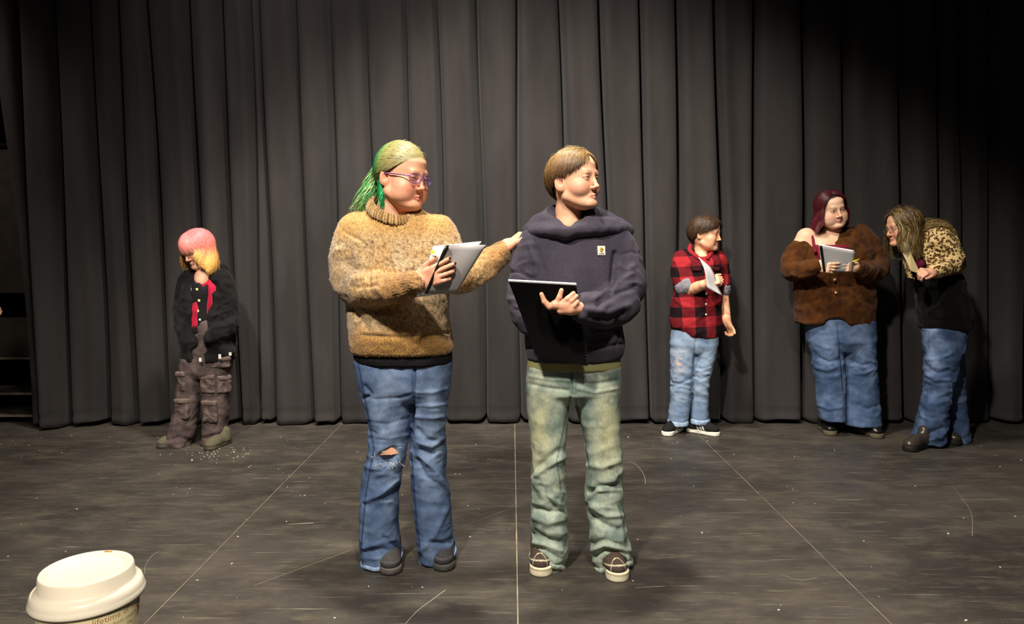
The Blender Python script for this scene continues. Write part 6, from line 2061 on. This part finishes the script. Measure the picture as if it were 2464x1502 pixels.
def person_leopard():
    P = Person('person with long streaked hair in a leopard print jacket leaning forward beside the cardigan wearer', 2262, 1085, 0.16)
    Y = P.Y
    J = lambda x, y, dy: at(x, y, Y + dy)
    hd = Head(J(2174, 546, -0.02), -86, 10, 0, 0.97, jaw=0.97, skin='#d9a585', blush='#c98068', lips='#a85a50', brow='#4a3524', eye_open=0.7, smile=0.5, iris='#3a2c22')
    hairline = lambda ph: np.interp(np.abs(ph), [0, 30, 60, 90, 130, 180], [40, 34, 14, -8, -40, -50])
    ra = limb(Y, [(2255, 580, -0.10, 0.045), (2290, 622, -0.13, 0.040), (2268, 650, -0.20, 0.035), (2243, 656, -0.235, 0.026)])
    la = limb(Y, [(2225, 590, 0.10, 0.045), (2205, 640, 0.10, 0.040), (2200, 660, 0.06, 0.034)])
    neck = [(hd.pt(0, 0.02, -0.05), 0.048), (J(2205, 585, 0.0), 0.052), (J(2225, 610, 0.0), 0.075)]
    spine = [(J(2232, 605, 0.0), 0.09), (J(2255, 690, 0.0), 0.10), (J(2270, 790, 0.0), 0.09)]
    hands = [dict(W=J(2244, 656, -0.235), d=(-0.55, -0.25, 0.05), n=(-0.1, 0.5, -0.8), thumb=1, curls=(50, 55, 60, 64), spread=3, S=0.95, tout=25, tcurl=(15, 20))]
    P.body(hd, HB, neck, [la, ra, spine], hands=hands, hairline=hairline, scalp=C('#3b2c1c'))
    # black sweatshirt
    V, F = garment([(loft(rows_px([(590, 2195, 2265, 0.0, 0.09), (630, 2195, 2290, 0, 0.13), (660, 2200, 2305, 0, 0.14), (700, 2210, 2318, 0, 0.145), (745, 2215, 2328, 0, 0.148), (775, 2216, 2330, 0, 0.145), (792, 2220, 2326, 0, 0.138)], Y), 2.3, 0.012), 0, False)], HG)
    V = wrinkle(V, F, 0.010, (6, 6, 8), 52)
    V = creases(V, F, [([(2235, 750), (2260, 735), (2275, 715)], 5, 0.010), ([(2218, 772), (2270, 770), (2328, 768)], 3, -0.006)])
    P.add('sweatshirt', V, F, 'fleece', C('#100f0e'))
    # burgundy top at the neck
    V, F = garment([(ell(J(2206, 636, -0.05), (0.035, 0.075, 0.040)), 0, False)], HG)
    P.add('neck_top', V, F, 'cotton', C('#571430'))
    # cropped leopard jacket
    bodyl = loft(rows_px([(545, 2236, 2275, 0.0, 0.06), (556, 2215, 2288, 0, 0.105), (580, 2196, 2298, 0, 0.135), (615, 2192, 2308, 0, 0.15), (640, 2194, 2310, 0, 0.155), (656, 2205, 2300, 0, 0.15)], Y), 2.3, 0.012)
    op = [(cap(J(2192, 560, -0.02), J(2200, 640, -0.06), 0.055, 0.055), 0.015, True)]
    sl = limb(Y, [(2258, 575, -0.10, 0.066), (2288, 612, -0.13, 0.060), (2290, 634, -0.15, 0.054), (2266, 646, -0.20, 0.046), (2248, 652, -0.225, 0.040)])
    sl2 = limb(Y, [(2222, 590, 0.10, 0.060), (2204, 632, 0.10, 0.052), (2200, 652, 0.06, 0.046)])
    V, F = garment([(bodyl, 0, False)] + op + limb_parts(sl, 0.02) + limb_parts(sl2, 0.02), 0.0068)
    V = wrinkle(V, F, 0.010, (8, 8, 10), 55)
    V = creases(V, F, [([(2248, 570), (2262, 600), (2285, 625)], 3, -0.006), ([(2235, 600), (2260, 605), (2280, 628)], 3, -0.006), ([(2280, 600), (2295, 590), (2300, 585)], 3, 0.005)])
    jk = P.add('leopard_jacket', V, F, 'leopard')
    LAP = mat('cream_lapel', '#b7a378', rough=0.85)
    for q in ([(2172, 610, -0.10), (2190, 606, -0.12), (2216, 660, -0.165), (2192, 652, -0.16)], [(2170, 622, -0.02), (2182, 632, -0.09), (2202, 672, -0.13), (2184, 668, -0.06)]):
        V, F = slab([J(*w) for w in q], 0.008, unit((0.3, 0.9, 0.2)))
        P.add('lapel', V, F, LAP if q[0][2] < -0.05 else 'leopard', parent=jk, smooth=False)
    # jeans
    hip = loft(rows_px([(780, 2224, 2318, 0, 0.125), (810, 2226, 2318, 0, 0.13), (850, 2230, 2314, 0, 0.12)], Y), 2.3, 0.02)
    ll = loft(rows_px([(790, 2225, 2310, -0.03, 0.11), (850, 2230, 2308, -0.04, 0.10), (893, 2227, 2300, -0.05, 0.09), (936, 2228, 2286, -0.05, 0.085), (979, 2220, 2280, -0.04, 0.088), (1023, 2205, 2276, -0.03, 0.095), (1066, 2194, 2270, -0.03, 0.10)], Y), 2.2, 0.006)
    rl = loft(rows_px([(790, 2240, 2316, 0.06, 0.10), (860, 2245, 2314, 0.08, 0.095), (930, 2262, 2314, 0.09, 0.085), (990, 2274, 2321, 0.10, 0.088), (1040, 2274, 2326, 0.10, 0.095), (1064, 2273, 2327, 0.10, 0.10)], Y), 2.2, 0.006)
    V, F = garment([(hip, 0, False), (ll, 0.012, False), (rl, 0.012, False)], HG)
    px, py = proj(V)
    V = wrinkle(V, F, 0.010, (7, 7, 13), 57, weight=0.5 + 0.5 * sstep(860, 900, py))
    V = creases(V, F, [([(2228, 880), (2255, 900), (2285, 890)], 4, -0.010), ([(2228, 900), (2250, 915), (2285, 915)], 4, 0.009), ([(2230, 865), (2260, 865), (2290, 850)], 4, 0.007), ([(2215, 1030), (2240, 1040), (2268, 1030)], 4, -0.009),
                       ([(2205, 1050), (2235, 1045), (2265, 1055)], 4, 0.008), ([(2290, 920), (2292, 980), (2292, 1040)], 2.5, 0.004), ([(2240, 800), (2240, 840), (2232, 870)], 4, 0.006)])
    px, py = proj(V)
    n1 = fbm(V * 13, 3)
    col = mixc(np.tile(C('#475a7c'), (len(V), 1)), C('#7a8ca8'), np.clip(0.5 * np.exp(-((px - 2245) / 18) ** 2) * sstep(960, 860, py) + 0.5 * n1, 0, 1))
    col = mixc(col, C('#2f3e58'), np.clip(0.2 - 0.6 * n1 + 0.3 * sstep(940, 1000, py), 0, 0.65))
    P.add('jeans', V, F, 'denim', col)
    for toe, hdg in (((2178, 1087), -60), ((2310, 1074), 20)):
        shoe(P.root, P.loc, toe, hdg, '#3a322b', '#1b1816', 0.032, 'leather', 'rubber', 1.0, 0.11, 1.0, 1.0)
    rg = np.random.default_rng(71)
    def cols(n, m, tt, rg):
        k = rg.random(n)[:, None, None]
        c = np.where(k < 0.6, C('#33261a'), np.where(k < 0.85, C('#6b5330'), C('#b39a5c'))) + np.zeros((n, m, 3))
        return mixc(c, C('#8a7240'), np.clip(tt[None] * 0.8 - 0.35 + rg.normal(0, 0.15, n)[:, None], 0, 0.7))
    h1 = long_hair(P, hd, rg, 2500, 0, (42, 180), ([42, 60, 90, 180], [6, -4, -14, -22]), ([42, 60, 90, 130, 180], [0.16, 0.19, 0.20, 0.16, 0.13]), cols, layer=(0.09, 0.11), wave=0.012, out=0.05, freq=0.8, pull=np.array([0.05, 0, 0]), drop=1.2, w=0.0013)
    # a swept lock thrown back over the shoulder
    n = 320
    st = hd.pt(0.0, 0.10, 0.0) + rg.normal(0, 0.02, (n, 3))
    tgt = np.stack([J(2200, 555, 0.0), J(2240, 548, -0.04), J(2275, 552, -0.08), J(2292, 572, -0.09)])
    t = np.linspace(0, 1, 12)
    base = np.array([np.interp(t, np.linspace(0, 1, 4), tgt[:, q]) for q in range(3)]).T
    Q = base[None] + rg.normal(0, 0.010, (n, 1, 3)) + rg.normal(0, 0.004, (n, 12, 3)) + (st - st.mean(0))[:, None] * (1 - t)[None, :, None]
    Q[..., 2] += 0.016 + 0.01 * np.sin(t * 3 + rg.uniform(0, 6, n)[:, None])
    h2 = strand_mesh(Q, taper(12, 0.0012), mixc(np.tile(C('#6b5330'), (n, 12, 1)), C('#a98f56'), np.tile(rg.random(n)[:, None], (1, 12))))
    n = 120
    u0 = uvec(rg.uniform(-180, 180, n), rg.uniform(30, 85, n))
    fly = strand_mesh(scalp_paths(hd, u0, u0 + rg.normal(0, 0.45, (n, 3)), rg.uniform(0.14, 0.32, n), 7, 0.05), taper(7, 0.0005), np.tile(C('#5a4730'), (n, 7, 1)))
    v, f, c = join_arrays([h1, h2, fly])
    P.add('hair', v, f, 'hair', c)
    # spectacles
    T = lambda L: np.asarray(L) @ hd.R.T * hd.s + hd.c
    fr = []
    for sx in (-1, 1):
        th = np.linspace(0, 2 * np.pi, 25)
        fr.append(tube(T(np.stack([sx * 0.032 + 0.021 * np.cos(th), -0.108 + 0 * th, -0.004 + 0.017 * np.sin(th)], 1)), 0.0013, 6))
        fr.append(tube(T([(sx * 0.053, -0.107, 0.0), (sx * 0.074, -0.04, 0.003), (sx * 0.079, 0.01, 0.0)]), 0.0013, 6))
    fr.append(tube(T([(-0.011, -0.108, -0.002), (0, -0.112, 0.0), (0.011, -0.108, -0.002)]), 0.0013, 6))
    v, f, _ = join_arrays(fr)
    P.add('glasses', v, f, 'gloss', C('#4a4048'))
    return P
leopard = person_leopard()

# ------------------------------------------------------------------ someone in black waiting in the wing, only a hand reaches into view
def person_wing():
    P = Person('person in black standing in the dark wing, one fist reaching out', -150, 1060, 0.12)
    Y = P.Y
    J = lambda x, y, dy: at(x, y, Y + dy)
    hd = Head(J(-150, 555, -0.02), 40, 5, 0, 0.97, skin='#dba888', blush='#cc8670', lips='#a86458', brow='#4a3524')
    hairline = lambda ph: np.interp(np.abs(ph), [0, 30, 60, 90, 130, 180], [42, 36, 16, -8, -40, -50])
    ra = limb(Y, [(-105, 640, 0, 0.042), (-85, 700, 0.0, 0.038), (-60, 740, -0.05, 0.034), (-32, 746, -0.08, 0.026)])
    la = limb(Y, [(-195, 640, 0, 0.042), (-210, 720, 0.0, 0.038), (-205, 800, -0.03, 0.028)])
    neck = [(hd.pt(0, 0.02, -0.05), 0.046), (J(-150, 620, 0), 0.05), (J(-150, 650, 0), 0.07)]
    spine = [(J(-150, 650, 0), 0.09), (J(-150, 800, 0), 0.09)]
    hands = [dict(W=J(-34, 746, -0.08), d=(0.95, -0.15, 0.0), n=(0.0, 0.4, -0.9), thumb=-1, curls=(70, 72, 74, 76), spread=2, S=0.95, tout=22, tcurl=(20, 25)),
             dict(W=J(-205, 800, -0.03), d=(0.05, -0.1, -1), n=(1, 0, 0), thumb=-1, curls=(20, 22, 25, 28), spread=4, S=0.95)]
    P.body(hd, 0.0045, neck, [la, ra, spine], hands=hands, hairline=hairline, scalp=C('#1c1410'))
    body = loft(rows_px([(625, -185, -115, 0.01, 0.07), (645, -205, -95, 0, 0.1), (700, -200, -98, 0, 0.125), (800, -200, -98, 0, 0.13), (830, -200, -98, 0, 0.125)], Y), 2.3, 0.01)
    V, F = garment([(body, 0, False)] + limb_parts(limb(Y, [(-108, 645, 0, 0.062), (-88, 705, 0.0, 0.055), (-62, 740, -0.05, 0.048), (-38, 746, -0.078, 0.038)]), 0.02)
                   + limb_parts(limb(Y, [(-192, 645, 0, 0.062), (-210, 720, 0.0, 0.055), (-206, 790, -0.03, 0.042)]), 0.02), 0.009)
    P.add('sweatshirt', wrinkle(V, F, 0.008, (7, 7, 9), 3), F, 'fleece', C('#161516'))
    V, F = garment([(loft(rows_px([(815, -198, -148, 0, 0.11), (920, -196, -152, 0, 0.09), (1040, -194, -150, 0, 0.085)], Y), 2.2, 0.006), 0, False),
                    (loft(rows_px([(815, -152, -100, 0, 0.11), (920, -148, -104, 0, 0.09), (1040, -150, -106, 0, 0.085)], Y), 2.2, 0.006), 0.02, False)], 0.009)
    P.add('trousers', wrinkle(V, F, 0.008, (7, 7, 12), 5), F, 'denim', C('#17181c'))
    for toe in ((-175, 1058), (-125, 1058)):
        shoe(P.root, P.loc, toe, 20, '#191818', '#2a2826', 0.026, 'suede', 'rubber', 0.96)
    rg = np.random.default_rng(81)
    def cols(n, m, tt, rg):
        return np.tile(C('#2a1f18'), (n, m, 1))
    v, f, c = long_hair(P, hd, rg, 700, 0, (40, 180), ([40, 60, 90, 180], [6, -4, -14, -22]), ([40, 90, 180], [0.06, 0.09, 0.08]), cols, w=0.003)
    P.add('hair', v, f, 'hair', c)
person_wing()
